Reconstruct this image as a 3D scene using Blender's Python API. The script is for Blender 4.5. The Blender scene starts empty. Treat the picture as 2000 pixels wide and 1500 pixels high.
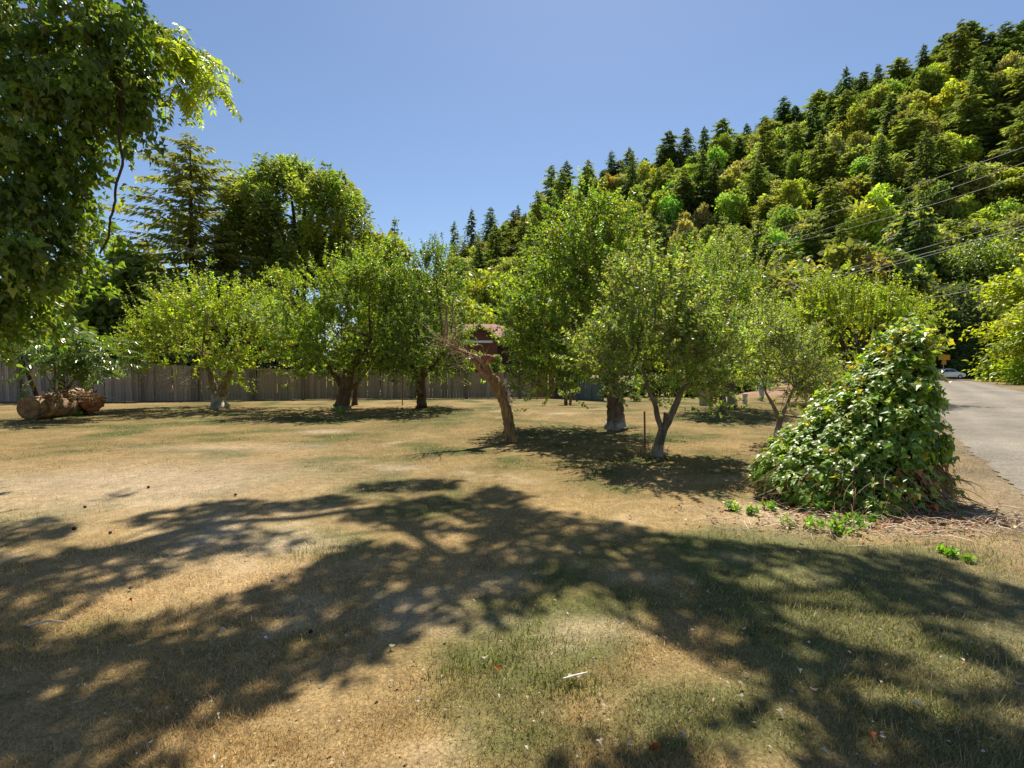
import bpy, math
import numpy as np
from mathutils import Vector, Matrix, Quaternion

# ------------------------------------------------------------------ camera, sky, sun
S = bpy.context.scene
COL = S.collection
PITCH = math.atan(0.033)
CAM_H = 1.65
cam_d = bpy.data.cameras.new('camera')
cam_d.sensor_width = 36.0
cam_d.lens = 18.0
cam_d.clip_start = 0.05
cam_d.clip_end = 5000
cam = bpy.data.objects.new('camera', cam_d)
COL.objects.link(cam)
cam.location = (0, 0, CAM_H)
cam.rotation_euler = (math.pi / 2 - PITCH, 0, 0)
S.camera = cam

SUN_EL, SUN_AZ = math.radians(60), math.radians(9)      # azimuth to the right of straight ahead
world = bpy.data.worlds.new('World')
S.world = world
world.use_nodes = True
wn = world.node_tree
wn.nodes.clear()
sky = wn.nodes.new('ShaderNodeTexSky')
sky.sky_type = 'NISHITA'
sky.sun_disc = False
sky.sun_elevation = SUN_EL
sky.sun_rotation = SUN_AZ
sky.altitude = 300
sky.air_density = 1.0
sky.dust_density = 0.45
sky.ozone_density = 3.2
bg = wn.nodes.new('ShaderNodeBackground')
bg.inputs['Strength'].default_value = 0.064
wo = wn.nodes.new('ShaderNodeOutputWorld')
wn.links.new(sky.outputs[0], bg.inputs[0])
wn.links.new(bg.outputs[0], wo.inputs[0])

sun_d = bpy.data.lights.new('sun', 'SUN')
sun_d.energy = 4.4
sun_d.angle = math.radians(0.53)
sun_d.color = (1.0, 0.93, 0.80)
sun = bpy.data.objects.new('sun', sun_d)
COL.objects.link(sun)
SUN = Vector((math.sin(SUN_AZ) * math.cos(SUN_EL), math.cos(SUN_AZ) * math.cos(SUN_EL), math.sin(SUN_EL)))
sun.rotation_euler = SUN.to_track_quat('Z', 'Y').to_euler()
sun.location = (0, 0, 60)

S.view_settings.view_transform = 'Standard'
S.view_settings.look = 'None'
S.view_settings.gamma = 1.0
S.view_settings.use_curve_mapping = False
S.view_settings.exposure = 1.02
S.render.engine = 'CYCLES'
S.cycles.max_bounces = 12
S.cycles.diffuse_bounces = 8
S.cycles.glossy_bounces = 2
S.cycles.transmission_bounces = 8
S.cycles.transparent_max_bounces = 4
S.cycles.caustics_reflective = False
S.cycles.caustics_refractive = False
S.cycles.sample_clamp_indirect = 4.0

# ------------------------------------------------------------------ helpers
R = np.random.default_rng(7)
cP, sP = math.cos(PITCH), math.sin(PITCH)


def at(px, py, Y):
    """the point at depth Y that shows at pixel (px, py) of the 2000 px wide photograph"""
    cx, cy = (px - 1000) / 1000, (750 - py) / 1000
    d = np.array([cx, cy * sP + cP, cy * cP - sP])
    return d / d[1] * Y + np.array([0, 0, CAM_H])


def ground(px, py, z=0.0):
    cx, cy = (px - 1000) / 1000, (750 - py) / 1000
    d = np.array([cx, cy * sP + cP, cy * cP - sP])
    t = (z - CAM_H) / d[2]
    return np.array([d[0] * t, d[1] * t, z])


def nrm(v):
    v = np.asarray(v, float)
    return v / (np.linalg.norm(v, axis=-1, keepdims=True) + 1e-9)


_LAT = np.random.default_rng(99).random((16, 64, 64))


def vnoise(x, y, s, k=0):
    x = np.asarray(x, float) / s + 17.3 * k
    y = np.asarray(y, float) / s + 9.1 * k
    xi, yi = np.floor(x).astype(int), np.floor(y).astype(int)
    fx, fy = x - xi, y - yi
    fx, fy = fx * fx * (3 - 2 * fx), fy * fy * (3 - 2 * fy)
    L = _LAT[k % 16]
    a, b = L[xi % 64, yi % 64], L[(xi + 1) % 64, yi % 64]
    c, d = L[xi % 64, (yi + 1) % 64], L[(xi + 1) % 64, (yi + 1) % 64]
    return (a * (1 - fx) + b * fx) * (1 - fy) + (c * (1 - fx) + d * fx) * fy


def fbm(x, y, s, k=0, o=4):
    t, w, tot = 0, 1.0, 0
    for i in range(o):
        t = t + w * vnoise(x, y, s / 2 ** i, k + i)
        tot += w
        w *= .55
    return t / tot


class MB:
    """collects geometry and links it as one mesh"""

    def __init__(self):
        self.v, self.c, self.f, self.n, self.s = [], [], [], 0, []

    def add(self, v, faces, col=(1, 1, 1), mi=0, smooth=False):
        v = np.asarray(v, float).reshape(-1, 3)
        c = np.asarray(col, float)
        if c.ndim == 1:
            c = np.broadcast_to(c, (len(v), 3))
        self.v.append(v)
        self.c.append(c)
        if isinstance(faces, np.ndarray):
            faces = [faces]
        for f in faces:
            f = np.asarray(f, int)
            if f.size:
                self.f.append((f + self.n, mi, smooth))
        self.n += len(v)
        return self

    def mesh(self, name, mats, off=(0, 0, 0)):
        me = bpy.data.meshes.new(name)
        v = np.concatenate(self.v) - np.asarray(off, float)
        c = np.concatenate(self.c)
        loops = np.concatenate([f.ravel() for f, _, _ in self.f])
        tot = np.concatenate([np.full(len(f), f.shape[1]) for f, _, _ in self.f])
        mi = np.concatenate([np.full(len(f), m) for f, m, _ in self.f])
        sm = np.concatenate([np.full(len(f), s) for f, _, s in self.f])
        me.vertices.add(len(v))
        me.vertices.foreach_set('co', v.ravel().astype(np.float32))
        me.loops.add(len(loops))
        me.loops.foreach_set('vertex_index', loops.astype(np.int32))
        me.polygons.add(len(tot))
        me.polygons.foreach_set('loop_start', np.concatenate([[0], np.cumsum(tot)[:-1]]).astype(np.int32))
        me.polygons.foreach_set('material_index', mi.astype(np.int32))
        me.polygons.foreach_set('use_smooth', sm.astype(bool))
        at_ = me.attributes.new('tint', 'FLOAT_COLOR', 'POINT')
        at_.data.foreach_set('color', np.concatenate([c, np.ones((len(c), 1))], 1).ravel().astype(np.float32))
        for m in (mats if isinstance(mats, (list, tuple)) else [mats]):
            me.materials.append(m)
        me.update(calc_edges=True)
        return me

    def build(self, name, mats, parent=None):
        off = np.array(parent_world(parent)) if parent else (0, 0, 0)
        o = bpy.data.objects.new(name, self.mesh(name, mats, off))
        COL.objects.link(o)
        if parent:
            o.parent = parent
        return o


def parent_world(p):
    v = Vector((0, 0, 0))
    while p:
        v += p.location
        p = p.parent
    return v


def tag(o, label, cat, group=None, kind=None):
    o['label'], o['category'] = label, cat
    if group:
        o['group'] = group
    if kind:
        o['kind'] = kind
    return o


def thing(name, label, cat, loc=(0, 0, 0), group=None):
    o = bpy.data.objects.new(name, None)
    COL.objects.link(o)
    o.empty_display_size = .2
    o.location = Vector([float(q) for q in loc])
    return tag(o, label, cat, group)


def inst(name, me, parent=None, mat=None, loc=None):
    o = bpy.data.objects.new(name, me)
    COL.objects.link(o)
    if parent:
        o.parent = parent
    if mat is not None:
        o.matrix_basis = mat
    if loc is not None:
        o.location = loc
    return o


def box(mb, x0, x1, y0, y1, z0, z1, col=(1, 1, 1), mi=0):
    v = [(x, y, z) for z in (z0, z1) for y in (y0, y1) for x in (x0, x1)]
    f = np.array([[0, 2, 3, 1], [4, 5, 7, 6], [0, 1, 5, 4], [2, 6, 7, 3], [0, 4, 6, 2], [1, 3, 7, 5]])
    return mb.add(v, f, col, mi)


def tube(mb, pts, rad, sides=6, col=(1, 1, 1), mi=0, jag=0.0, rng=R, cap=True):
    pts = np.asarray(pts, float)
    n = len(pts)
    rad = np.broadcast_to(np.asarray(rad, float), (n,))
    t = nrm(np.gradient(pts, axis=0))
    a = np.array([0.3, 0.2, 0.9]) if abs(t[0][2]) < .8 else np.array([1.0, 0.1, 0])
    u = np.zeros((n, 3))
    for i in range(n):
        a = a - t[i] * (a @ t[i])
        a = a / (np.linalg.norm(a) + 1e-9)
        u[i] = a
    w = np.cross(t, u)
    ang = np.linspace(0, 2 * np.pi, sides, endpoint=False)
    r = rad[:, None] * np.ones((n, sides))
    if jag:
        r = r * (1 + jag * rng.normal(0, 1, (n, sides)) * .6 + jag * rng.normal(0, 1, (1, sides)))
    v = pts[:, None] + r[..., None] * (np.cos(ang)[None, :, None] * u[:, None] + np.sin(ang)[None, :, None] * w[:, None])
    i = np.arange(n - 1)[:, None] * sides
    j = np.arange(sides)[None]
    k = (j + 1) % sides
    f = np.stack([i + j, i + k, i + sides + k, i + sides + j], -1).reshape(-1, 4)
    c = np.asarray(col, float)
    if c.ndim == 2:
        c = np.repeat(c, sides, 0)
    mb.add(v.reshape(-1, 3), f, c, mi, True)
    if cap:
        ca = c if c.ndim == 1 else c[:sides]
        cz = c if c.ndim == 1 else c[-sides:]
        mb.add(v[0], np.arange(sides)[::-1][None], ca, mi)
        mb.add(v[-1], np.arange(sides)[None], cz, mi)


def bez(a, b, c, n=7):
    t = np.linspace(0, 1, n)[:, None]
    a, b, c = map(np.asarray, (a, b, c))
    return a * (1 - t) ** 2 + 2 * b * t * (1 - t) + c * t ** 2


def spline(pts, n=20):
    pts = np.asarray(pts, float)
    P = np.vstack([2 * pts[0] - pts[1], pts, 2 * pts[-1] - pts[-2]])
    out = []
    m = len(pts) - 1
    for s in np.linspace(0, m - 1e-6, n):
        i = int(s)
        t = s - i
        p0, p1, p2, p3 = P[i:i + 4]
        out.append(.5 * (2 * p1 + (p2 - p0) * t + (2 * p0 - 5 * p1 + 4 * p2 - p3) * t * t + (3 * p1 - p0 - 3 * p2 + p3) * t ** 3))
    return np.array(out)


# leaf outlines: (along, across) with the fold given by |across|
KITE = (np.array([[0, 0], [.42, .5], [1, 0], [.42, -.5]]), np.array([[0, 2, 1], [0, 3, 2]]))
OVAL = (np.array([[0, 0], [.25, .42], [.62, .46], [1, 0], [.62, -.46], [.25, -.42]]), np.array([[0, 3, 2, 1], [0, 5, 4, 3]]))
IVY = (np.array([[0, 0], [-.08, .3], [.22, .55], [.42, .3], [1, 0], [.42, -.3], [.22, -.55], [-.08, -.3]]),
       np.array([[0, 3, 2, 1], [0, 7, 6, 5], [0, 5, 4, 3]]))
STAR = (np.array([[0, 0], [-.05, .35], [.3, .7], [.42, .28], [1, .0], [.42, -.28], [.3, -.7], [-.05, -.35]]),
        np.array([[0, 3, 2, 1], [0, 7, 6, 5], [0, 5, 4, 3]]))


def leaves(mb, P, D, N, L, W, col, shape=KITE, fold=.25, mi=0, curl=0.15):
    P, D = np.asarray(P, float), nrm(D)
    N = np.asarray(N, float)
    N = nrm(N - D * np.sum(N * D, -1, keepdims=True))
    B = np.cross(N, D)
    uv, f = shape
    L = np.broadcast_to(np.asarray(L, float), (len(P),))[:, None, None]
    W = np.broadcast_to(np.asarray(W, float), (len(P),))[:, None, None]
    a, b = uv[:, 0][None, :, None], uv[:, 1][None, :, None]
    v = P[:, None] + D[:, None] * a * L + B[:, None] * b * W + N[:, None] * (np.abs(b) * W * fold - a * a * L * curl)
    k = len(uv)
    faces = (np.arange(len(P))[:, None, None] * k + f[None]).reshape(-1, f.shape[1])
    mb.add(v.reshape(-1, 3), faces, np.repeat(np.asarray(col, float), k, 0), mi)


def tints(n, cols, rng, var=.18):
    cols = np.asarray(cols, float)
    c = cols[rng.integers(0, len(cols), n)]
    return np.clip(c * np.exp(rng.normal(0, var, (n, 1))) * np.exp(rng.normal(0, .06, (n, 3))), .002, .95)


# ------------------------------------------------------------------ materials
def mat(name):
    m = bpy.data.materials.new(name)
    m.use_nodes = True
    nt = m.node_tree
    b = nt.nodes['Principled BSDF']
    return m, nt, b


def N_(nt, t, **kw):
    n = nt.nodes.new(t)
    for k, v in kw.items():
        setattr(n, k, v)
    return n


def leaf_mat(name, trans=.4, rough=.45, spec=.5, warm=(1.35, 1.25, .55), vary=0.0, gain=1.0):
    m, nt, b = mat(name)
    a = N_(nt, 'ShaderNodeAttribute', attribute_name='tint')
    src = a.outputs['Color']
    if gain != 1:
        g_ = N_(nt, 'ShaderNodeHueSaturation')
        g_.inputs['Value'].default_value = gain
        nt.links.new(src, g_.inputs['Color'])
        src = g_.outputs[0]
    if vary:
        oi = N_(nt, 'ShaderNodeObjectInfo')
        hs = N_(nt, 'ShaderNodeHueSaturation')
        mr = N_(nt, 'ShaderNodeMapRange')
        mr.inputs['To Min'].default_value, mr.inputs['To Max'].default_value = .5 - .015 * vary, .5 + .03 * vary
        mv = N_(nt, 'ShaderNodeMapRange')
        mv.inputs['To Min'].default_value, mv.inputs['To Max'].default_value = 1 - .28 * vary, 1 + .22 * vary
        mm = N_(nt, 'ShaderNodeMath', operation='FRACT')
        mu = N_(nt, 'ShaderNodeMath', operation='MULTIPLY')
        mu.inputs[1].default_value = 7.31
        nt.links.new(oi.outputs['Random'], mr.inputs['Value'])
        nt.links.new(oi.outputs['Random'], mu.inputs[0])
        nt.links.new(mu.outputs[0], mm.inputs[0])
        nt.links.new(mm.outputs[0], mv.inputs['Value'])
        nt.links.new(mr.outputs[0], hs.inputs['Hue'])
        nt.links.new(mv.outputs[0], hs.inputs['Value'])
        nt.links.new(src, hs.inputs['Color'])
        src = hs.outputs[0]
    nt.links.new(src, b.inputs['Base Color'])
    b.inputs['Roughness'].default_value = rough
    b.inputs['Specular IOR Level'].default_value = spec
    tr = N_(nt, 'ShaderNodeBsdfTranslucent')
    mx = N_(nt, 'ShaderNodeMix', data_type='RGBA', blend_type='MULTIPLY')
    mx.inputs[0].default_value = 1
    mx.inputs[7].default_value = (*warm, 1)
    nt.links.new(src, mx.inputs[6])
    nt.links.new(mx.outputs[2], tr.inputs[0])
    ms = N_(nt, 'ShaderNodeMixShader')
    ms.inputs[0].default_value = trans
    nt.links.new(b.outputs[0], ms.inputs[1])
    nt.links.new(tr.outputs[0], ms.inputs[2])
    nt.links.new(ms.outputs[0], nt.nodes['Material Output'].inputs[0])
    return m


def rough_mat(name, scale=(8, 8, 8), contrast=.5, rough=.85, bump=.4, dist=.02, detail=6, spec=.2, tint=None):
    """tint attribute broken up by noise, with bump"""
    m, nt, b = mat(name)
    tc = N_(nt, 'ShaderNodeTexCoord')
    mp = N_(nt, 'ShaderNodeMapping')
    mp.inputs['Scale'].default_value = scale
    nt.links.new(tc.outputs['Object'], mp.inputs[0])
    no = N_(nt, 'ShaderNodeTexNoise')
    no.inputs['Scale'].default_value = 1
    no.inputs['Detail'].default_value = detail
    no.inputs['Roughness'].default_value = .65
    nt.links.new(mp.outputs[0], no.inputs[0])
    mr = N_(nt, 'ShaderNodeMapRange')
    mr.inputs['From Min'].default_value, mr.inputs['From Max'].default_value = .3, .7
    mr.inputs['To Min'].default_value, mr.inputs['To Max'].default_value = 1 - contrast, 1 + contrast
    nt.links.new(no.outputs[0], mr.inputs['Value'])
    mx = N_(nt, 'ShaderNodeMix', data_type='RGBA', blend_type='MULTIPLY')
    mx.inputs[0].default_value = 1
    if tint is None:
        a = N_(nt, 'ShaderNodeAttribute', attribute_name='tint')
        nt.links.new(a.outputs['Color'], mx.inputs[6])
    else:
        mx.inputs[6].default_value = (*tint, 1)
    nt.links.new(mr.outputs[0], mx.inputs[7])
    nt.links.new(mx.outputs[2], b.inputs['Base Color'])
    b.inputs['Roughness'].default_value = rough
    b.inputs['Specular IOR Level'].default_value = spec
    bp = N_(nt, 'ShaderNodeBump')
    bp.inputs['Strength'].default_value = bump
    bp.inputs['Distance'].default_value = dist
    nt.links.new(no.outputs[0], bp.inputs['Height'])
    nt.links.new(bp.outputs[0], b.inputs['Normal'])
    return m


def plain(name, col, rough=.6, spec=.4, metal=0.0):
    m, nt, b = mat(name)
    no = N_(nt, 'ShaderNodeTexNoise')
    no.inputs['Scale'].default_value = 9
    no.inputs['Detail'].default_value = 5
    mr = N_(nt, 'ShaderNodeMapRange')
    mr.inputs['To Min'].default_value, mr.inputs['To Max'].default_value = .8, 1.2
    nt.links.new(no.outputs[0], mr.inputs['Value'])
    mx = N_(nt, 'ShaderNodeMix', data_type='RGBA', blend_type='MULTIPLY')
    mx.inputs[0].default_value = 1
    mx.inputs[6].default_value = (*col, 1)
    nt.links.new(mr.outputs[0], mx.inputs[7])
    nt.links.new(mx.outputs[2], b.inputs['Base Color'])
    b.inputs['Roughness'].default_value = rough
    b.inputs['Specular IOR Level'].default_value = spec
    b.inputs['Metallic'].default_value = metal
    return m


M_apple = leaf_mat('apple_leaf', .55, .42, .6, gain=2.25, warm=(1.35, 1.35, .35))
M_broad = leaf_mat('broad_leaf', .55, .42, .55, gain=2.25, warm=(1.35, 1.35, .35))
M_gloss = leaf_mat('glossy_leaf', .58, .3, .9, gain=2.8, warm=(1.3, 1.3, .4))
M_vine = leaf_mat('vine_leaf', .5, .4, .7, gain=2.25, warm=(1.25, 1.35, .4))
M_curtain = leaf_mat('curtain_leaf', .62, .38, .7, gain=2.3, warm=(1.45, 1.35, .35))
M_sap = leaf_mat('sapling_leaf', .45, .3, .9, gain=1.25, warm=(1.35, 1.3, .4))
M_needle = leaf_mat('needle', .5, .6, .3, gain=3.0)
M_hillb = leaf_mat('hill_leaf', .5, .6, .3, vary=.9, gain=2.75, warm=(1.28, 1.3, .5))
M_hillc = leaf_mat('hill_needle', .5, .65, .25, vary=.8, gain=4.0, warm=(1.35, 1.2, .5))
M_blade = leaf_mat('grass_blade', .45, .6, .3, gain=1.45, warm=(1.15, 1.1, .7))
M_dry = leaf_mat('dry_leaf', .2, .7, .2, warm=(1.1, 1, .7))
M_bark = rough_mat('bark', (9, 9, 3), .6, .9, .9, .03)
M_twig = rough_mat('twig_bark', (20, 20, 20), .3, .85, .2, .005)
M_plank = rough_mat('weathered_plank', (14, 14, 1.6), .38, .85, .3, .006)
M_wood = rough_mat('rotten_wood', (5, 5, 5), .6, .9, .8, .04)
M_deadbark = rough_mat('dead_bark', (16, 16, 3.5), .75, .9, 1.0, .045)
M_roof = rough_mat('roof_shingle', (3, 3, 3), .25, .9, .3, .02)
M_wall = rough_mat('painted_siding', (4, 4, 4), .15, .8, .1, .01)
M_dirt = rough_mat('loose_dirt', (11, 11, 11), .35, .95, .6, .03)
M_core = rough_mat('dead_thatch', (25, 25, 25), .7, .95, .8, .03)

# ------------------------------------------------------------------ ground
ROAD_C = np.array([(8.0, 4.2), (9.9, 7.0), (12.3, 10.4), (17.0, 16.6), (26.0, 28.0), (35.5, 40.0), (44.0, 51.0), (51.5, 61.0), (57.0, 69.5)])
ROAD_C = np.vstack([[(3.2, -3.5)], ROAD_C])


def road_dist(x, y):
    d = np.full(np.shape(x), 1e9)
    for (x0, y0), (x1, y1) in zip(ROAD_C[:-1], ROAD_C[1:]):
        dx, dy = x1 - x0, y1 - y0
        t = np.clip(((x - x0) * dx + (y - y0) * dy) / (dx * dx + dy * dy), 0, 1)
        d = np.minimum(d, np.hypot(x - x0 - t * dx, y - y0 - t * dy))
    return d


STRAW = np.array([.256, .175, .080])
OLIVE = np.array([.125, .10, .036])
GREEN = np.array([.068, .083, .024])
SAND = np.array([.29, .222, .14])
GREYD = np.array([.18, .142, .097])


def sstep(a, b, x):
    t = np.clip((x - a) / (b - a), 0, 1)
    return t * t * (3 - 2 * t)


def lawn_colour(x, y):
    """straw, olive, green and bare sandy patches of the dry lawn"""
    n1 = fbm(x, y, 3.2, 0)
    n2 = fbm(x, y * 1.3, 1.1, 3)
    n3 = fbm(x, y, .38, 6, 3)
    dist = np.hypot(x, y)
    g = .42 + 1.3 * (n1 - .5) + 1.5 * (n2 - .5)
    g = g + .22 * sstep(8, 14, y) * (1 - sstep(26, 40, y))
    g = g + .45 * np.exp(-(((x - 1.9) / 2.2) ** 2 + ((y - 3.9) / 1.4) ** 2)) - .25 * np.exp(-(((x + .4) / .8) ** 2 + ((y - 2.5) / .6) ** 2))
    g = np.clip(g, 0, 1)[..., None]
    c = STRAW * (1 - g) + OLIVE * g
    gr = sstep(.52, .74, n2 + .45 * (n1 - .5) + .26 * np.exp(-(((x - 2.6) / 2.6) ** 2 + ((y - 3.6) / 1.6) ** 2)))[..., None]
    c = c * (1 - .75 * gr) + GREEN * .75 * gr
    s = np.exp(-(((x + 5.6) / 2.6) ** 2 + ((y - 7.3) / 1.7) ** 2)) * 1.15 + .6 * np.exp(-(((x + 2.6) / .8) ** 2 + ((y - 4.6) / .8) ** 2))
    s = s + .75 * np.exp(-(((x + 5.5) / 2.0) ** 2 + ((y - 10.5) / .5) ** 2)) + 1.0 * np.exp(-(((x + 1.85) / .35) ** 2 + ((y - 8.3) / .28) ** 2))
    s = s + .9 * np.exp(-(((x - 4.3) / 1.6) ** 2 + ((y - 5.7) / .62) ** 2)) + np.exp(-(((x - 3.2) / .9) ** 2 + ((y - 5.6) / .45) ** 2)) * .8
    s = s + 1.5 * np.exp(-(((x + 4.85) / .6) ** 2 + ((y - 13.05) / .4) ** 2))
    s = s + 1.1 * np.exp(-(((x - 1.8) / .7) ** 2 + ((y - 18.3) / .35) ** 2))
    s = np.clip(s * (.55 + .9 * n2) + .6 * sstep(.58, .8, n3 * .5 + fbm(x, y, 1.9, 11, 3) * .5), 0, 1)[..., None]
    c = c * (1 - s) + SAND * s
    rd = road_dist(x, y)
    e = (np.exp(-np.clip(rd - 2.5, 0, 99) / 1.0) * (.5 + .8 * n2))[..., None]
    e = np.clip(e, 0, .85)
    c = c * (1 - e) + GREYD * e
    c = c * (.78 + .44 * n3)[..., None] * (1 + .3 * (1 - sstep(4.5, 9, y)))[..., None]  # last factor paints the near lawn lighter, to lift the foreground shade
    return c, s[..., 0], gr[..., 0]


def axis(segs):
    out = []
    for a, b, st in segs:
        out += list(np.arange(a, b, st))
    return np.array(out + [segs[-1][1]])


def make_ground():
    xs = axis([(-1500, -200, 130), (-200, -60, 10), (-60, -14, .8), (-14, 14, .13), (14, 60, .8), (60, 200, 10), (200, 1500, 130)])
    ys = axis([(-1500, -100, 140), (-100, -4, 4), (-4, 1.2, .4), (1.2, 13, .12), (13, 40, .35), (40, 110, 2.5), (110, 300, 19), (300, 1700, 140)])
    X, Y = np.meshgrid(xs, ys)
    c, s, g = lawn_colour(X, Y)
    near = (1 - sstep(11, 16, np.abs(X))) * (1 - sstep(11, 18, Y))
    Z = ((fbm(X, Y, .9, 2, 3) - .5) * .05 + (fbm(X, Y, .3, 8, 2) - .5) * .025) * near
    n, m = X.shape
    idx = np.arange(n * m).reshape(n, m)
    f = np.stack([idx[:-1, :-1], idx[:-1, 1:], idx[1:, 1:], idx[1:, :-1]], -1).reshape(-1, 4)
    mb = MB().add(np.stack([X, Y, Z], -1).reshape(-1, 3), f, c.reshape(-1, 3), 0, True)
    m_, nt, b = mat('dry_lawn')
    a = N_(nt, 'ShaderNodeAttribute', attribute_name='tint')
    tc = N_(nt, 'ShaderNodeTexCoord')
    n1 = N_(nt, 'ShaderNodeTexNoise')
    n1.inputs['Scale'].default_value = 55
    n1.inputs['Detail'].default_value = 5
    n1.inputs['Roughness'].default_value = .7
    n2 = N_(nt, 'ShaderNodeTexNoise')
    n2.inputs['Scale'].default_value = 7
    n2.inputs['Detail'].default_value = 6
    n2.inputs['Roughness'].default_value = .7
    for q in (n1, n2):
        nt.links.new(tc.outputs['Object'], q.inputs[0])
    r1 = N_(nt, 'ShaderNodeMapRange')
    r1.inputs['From Min'].default_value, r1.inputs['From Max'].default_value = .3, .7
    r1.inputs['To Min'].default_value, r1.inputs['To Max'].default_value = .5, 1.5
    r2 = N_(nt, 'ShaderNodeMapRange')
    r2.inputs['From Min'].default_value, r2.inputs['From Max'].default_value = .3, .7
    r2.inputs['To Min'].default_value, r2.inputs['To Max'].default_value = .7, 1.3
    nt.links.new(n1.outputs[0], r1.inputs['Value'])
    nt.links.new(n2.outputs[0], r2.inputs['Value'])
    mu = N_(nt, 'ShaderNodeMath', operation='MULTIPLY')
    nt.links.new(r1.outputs[0], mu.inputs[0])
    nt.links.new(r2.outputs[0], mu.inputs[1])
    mx = N_(nt, 'ShaderNodeMix', data_type='RGBA', blend_type='MULTIPLY')
    mx.inputs[0].default_value = 1
    nt.links.new(a.outputs['Color'], mx.inputs[6])
    nt.links.new(mu.outputs[0], mx.inputs[7])
    nt.links.new(mx.outputs[2], b.inputs['Base Color'])
    b.inputs['Roughness'].default_value = .95
    b.inputs['Specular IOR Level'].default_value = .1
    bp = N_(nt, 'ShaderNodeBump')
    bp.inputs['Strength'].default_value = .7
    bp.inputs['Distance'].default_value = .03
    nt.links.new(n1.outputs[0], bp.inputs['Height'])
    nt.links.new(bp.outputs[0], b.inputs['Normal'])
    o = mb.build('lawn_ground', m_)
    o['kind'] = 'structure'
    o['label'] = 'dry tan and olive lawn with bare sandy patches'


make_ground()


def make_road():
    c = spline(np.c_[ROAD_C, np.zeros(len(ROAD_C))], 260)[:, :2]
    t = nrm(np.gradient(c, axis=0))
    nn = np.stack([-t[:, 1], t[:, 0]], -1)
    w = np.linspace(-1, 1, 31)
    hw = 2.45
    rr = np.random.default_rng(3)
    jl, jr = rr.normal(0, .03, len(c)), rr.normal(0, .03, len(c))
    V, C_ = [], []
    for i in range(len(c)):
        off = w * hw
        off[0] += jl[i]
        off[-1] += jr[i]
        p = c[i] + nn[i] * off[:, None]
        z = .012 + .05 * (1 - w ** 2)
        z[0] = z[-1] = .004
        V.append(np.c_[p, z])
        shade = 1 + .10 * np.cos(w * 9) * (np.abs(w) < .8)
        C_.append(np.array([.19, .167, .135]) * shade[:, None] * (.72 + .56 * fbm(p[:, 0], p[:, 1], 1.6, 2, 4)[:, None]) * (1 + .05 * rr.normal(0, 1, (31, 1))))
    V, C_ = np.concatenate(V), np.concatenate(C_)
    idx = np.arange(len(V)).reshape(len(c), 31)
    f = np.stack([idx[:-1, :-1], idx[1:, :-1], idx[1:, 1:], idx[:-1, 1:]], -1).reshape(-1, 4)[:, ::-1]
    o = MB().add(V, f, C_, 0, True).build('driveway', rough_mat('gravel', (24, 24, 24), .42, .95, .7, .02, 9))
    o['kind'] = 'structure'
    o['label'] = 'pale grey gravel driveway running away to the right'


make_road()

# ------------------------------------------------------------------ hill
HU = np.array([-.34, -.22, -.15, -.12, 0, .06, .2, .3, .4, .5, .6, .7, .8, .9, 1.0, 1.2, 1.5])
HP = np.array([690, 640, 570, 530, 460, 420, 362, 338, 318, 275, 240, 202, 160, 122, 108, 60, 40])   # ridge line of the soil, photograph rows
HYR = np.array([340, 330, 320, 310, 285, 275, 250, 240, 230, 222, 215, 205, 200, 195, 190, 170, 150])
HYB = np.array([200, 190, 170, 160, 130, 122, 110, 104, 98, 94, 90, 86, 84, 82, 80, 78, 74])


def hill_pt(u, t, extra=0):
    yr, yb = np.interp(u, HU, HYR), np.interp(u, HU, HYB)
    zr = CAM_H + (717 - np.interp(u, HU, HP)) / 1000 * yr
    y = yb + (yr - yb) * t
    prof = np.where(t <= 1, .25 * sstep(0, 1, t) + .75 * np.clip(t, 0, 1) ** 1.05, 1 - .35 * (t - 1))
    x = u * y
    z = zr * prof + (fbm(x, y, 40, 5, 3) - .5) * 9 * np.clip(t, 0, .6) * (1 - .8 * sstep(.8, 1, t)) - .05
    return np.stack([x, y, z], -1)


def make_hill():
    us = np.linspace(-.34, 1.5, 90)
    ts = np.linspace(0, 2.2, 60)
    U, T = np.meshgrid(us, ts)
    V = hill_pt(U, T)
    edge = sstep(-.34, -.2, U)
    V[..., 2] = V[..., 2] * edge - .05
    n, m = U.shape
    idx = np.arange(n * m).reshape(n, m)
    f = np.stack([idx[:-1, :-1], idx[:-1, 1:], idx[1:, 1:], idx[1:, :-1]], -1).reshape(-1, 4)
    nn = fbm(V[..., 0], V[..., 1], 14, 4)[..., None]
    c = np.array([.075, .06, .025]) * (1 - nn) + np.array([.05, .07, .02]) * nn
    o = MB().add(V.reshape(-1, 3), f, c.reshape(-1, 3), 0, True).build('hill', rough_mat('hill_soil', (.4, .4, .4), .4, .95, .6, .5))
    o['kind'] = 'structure'
    o['label'] = 'steep wooded hillside rising to the right'


make_hill()

# ------------------------------------------------------------------ tree makers
BARK_BROWN = (.16, .105, .06)
BARK_GREY = (.20, .165, .13)
BARK_DARK = (.07, .05, .035)
WHITE_WASH = (.40, .36, .33)


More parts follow.
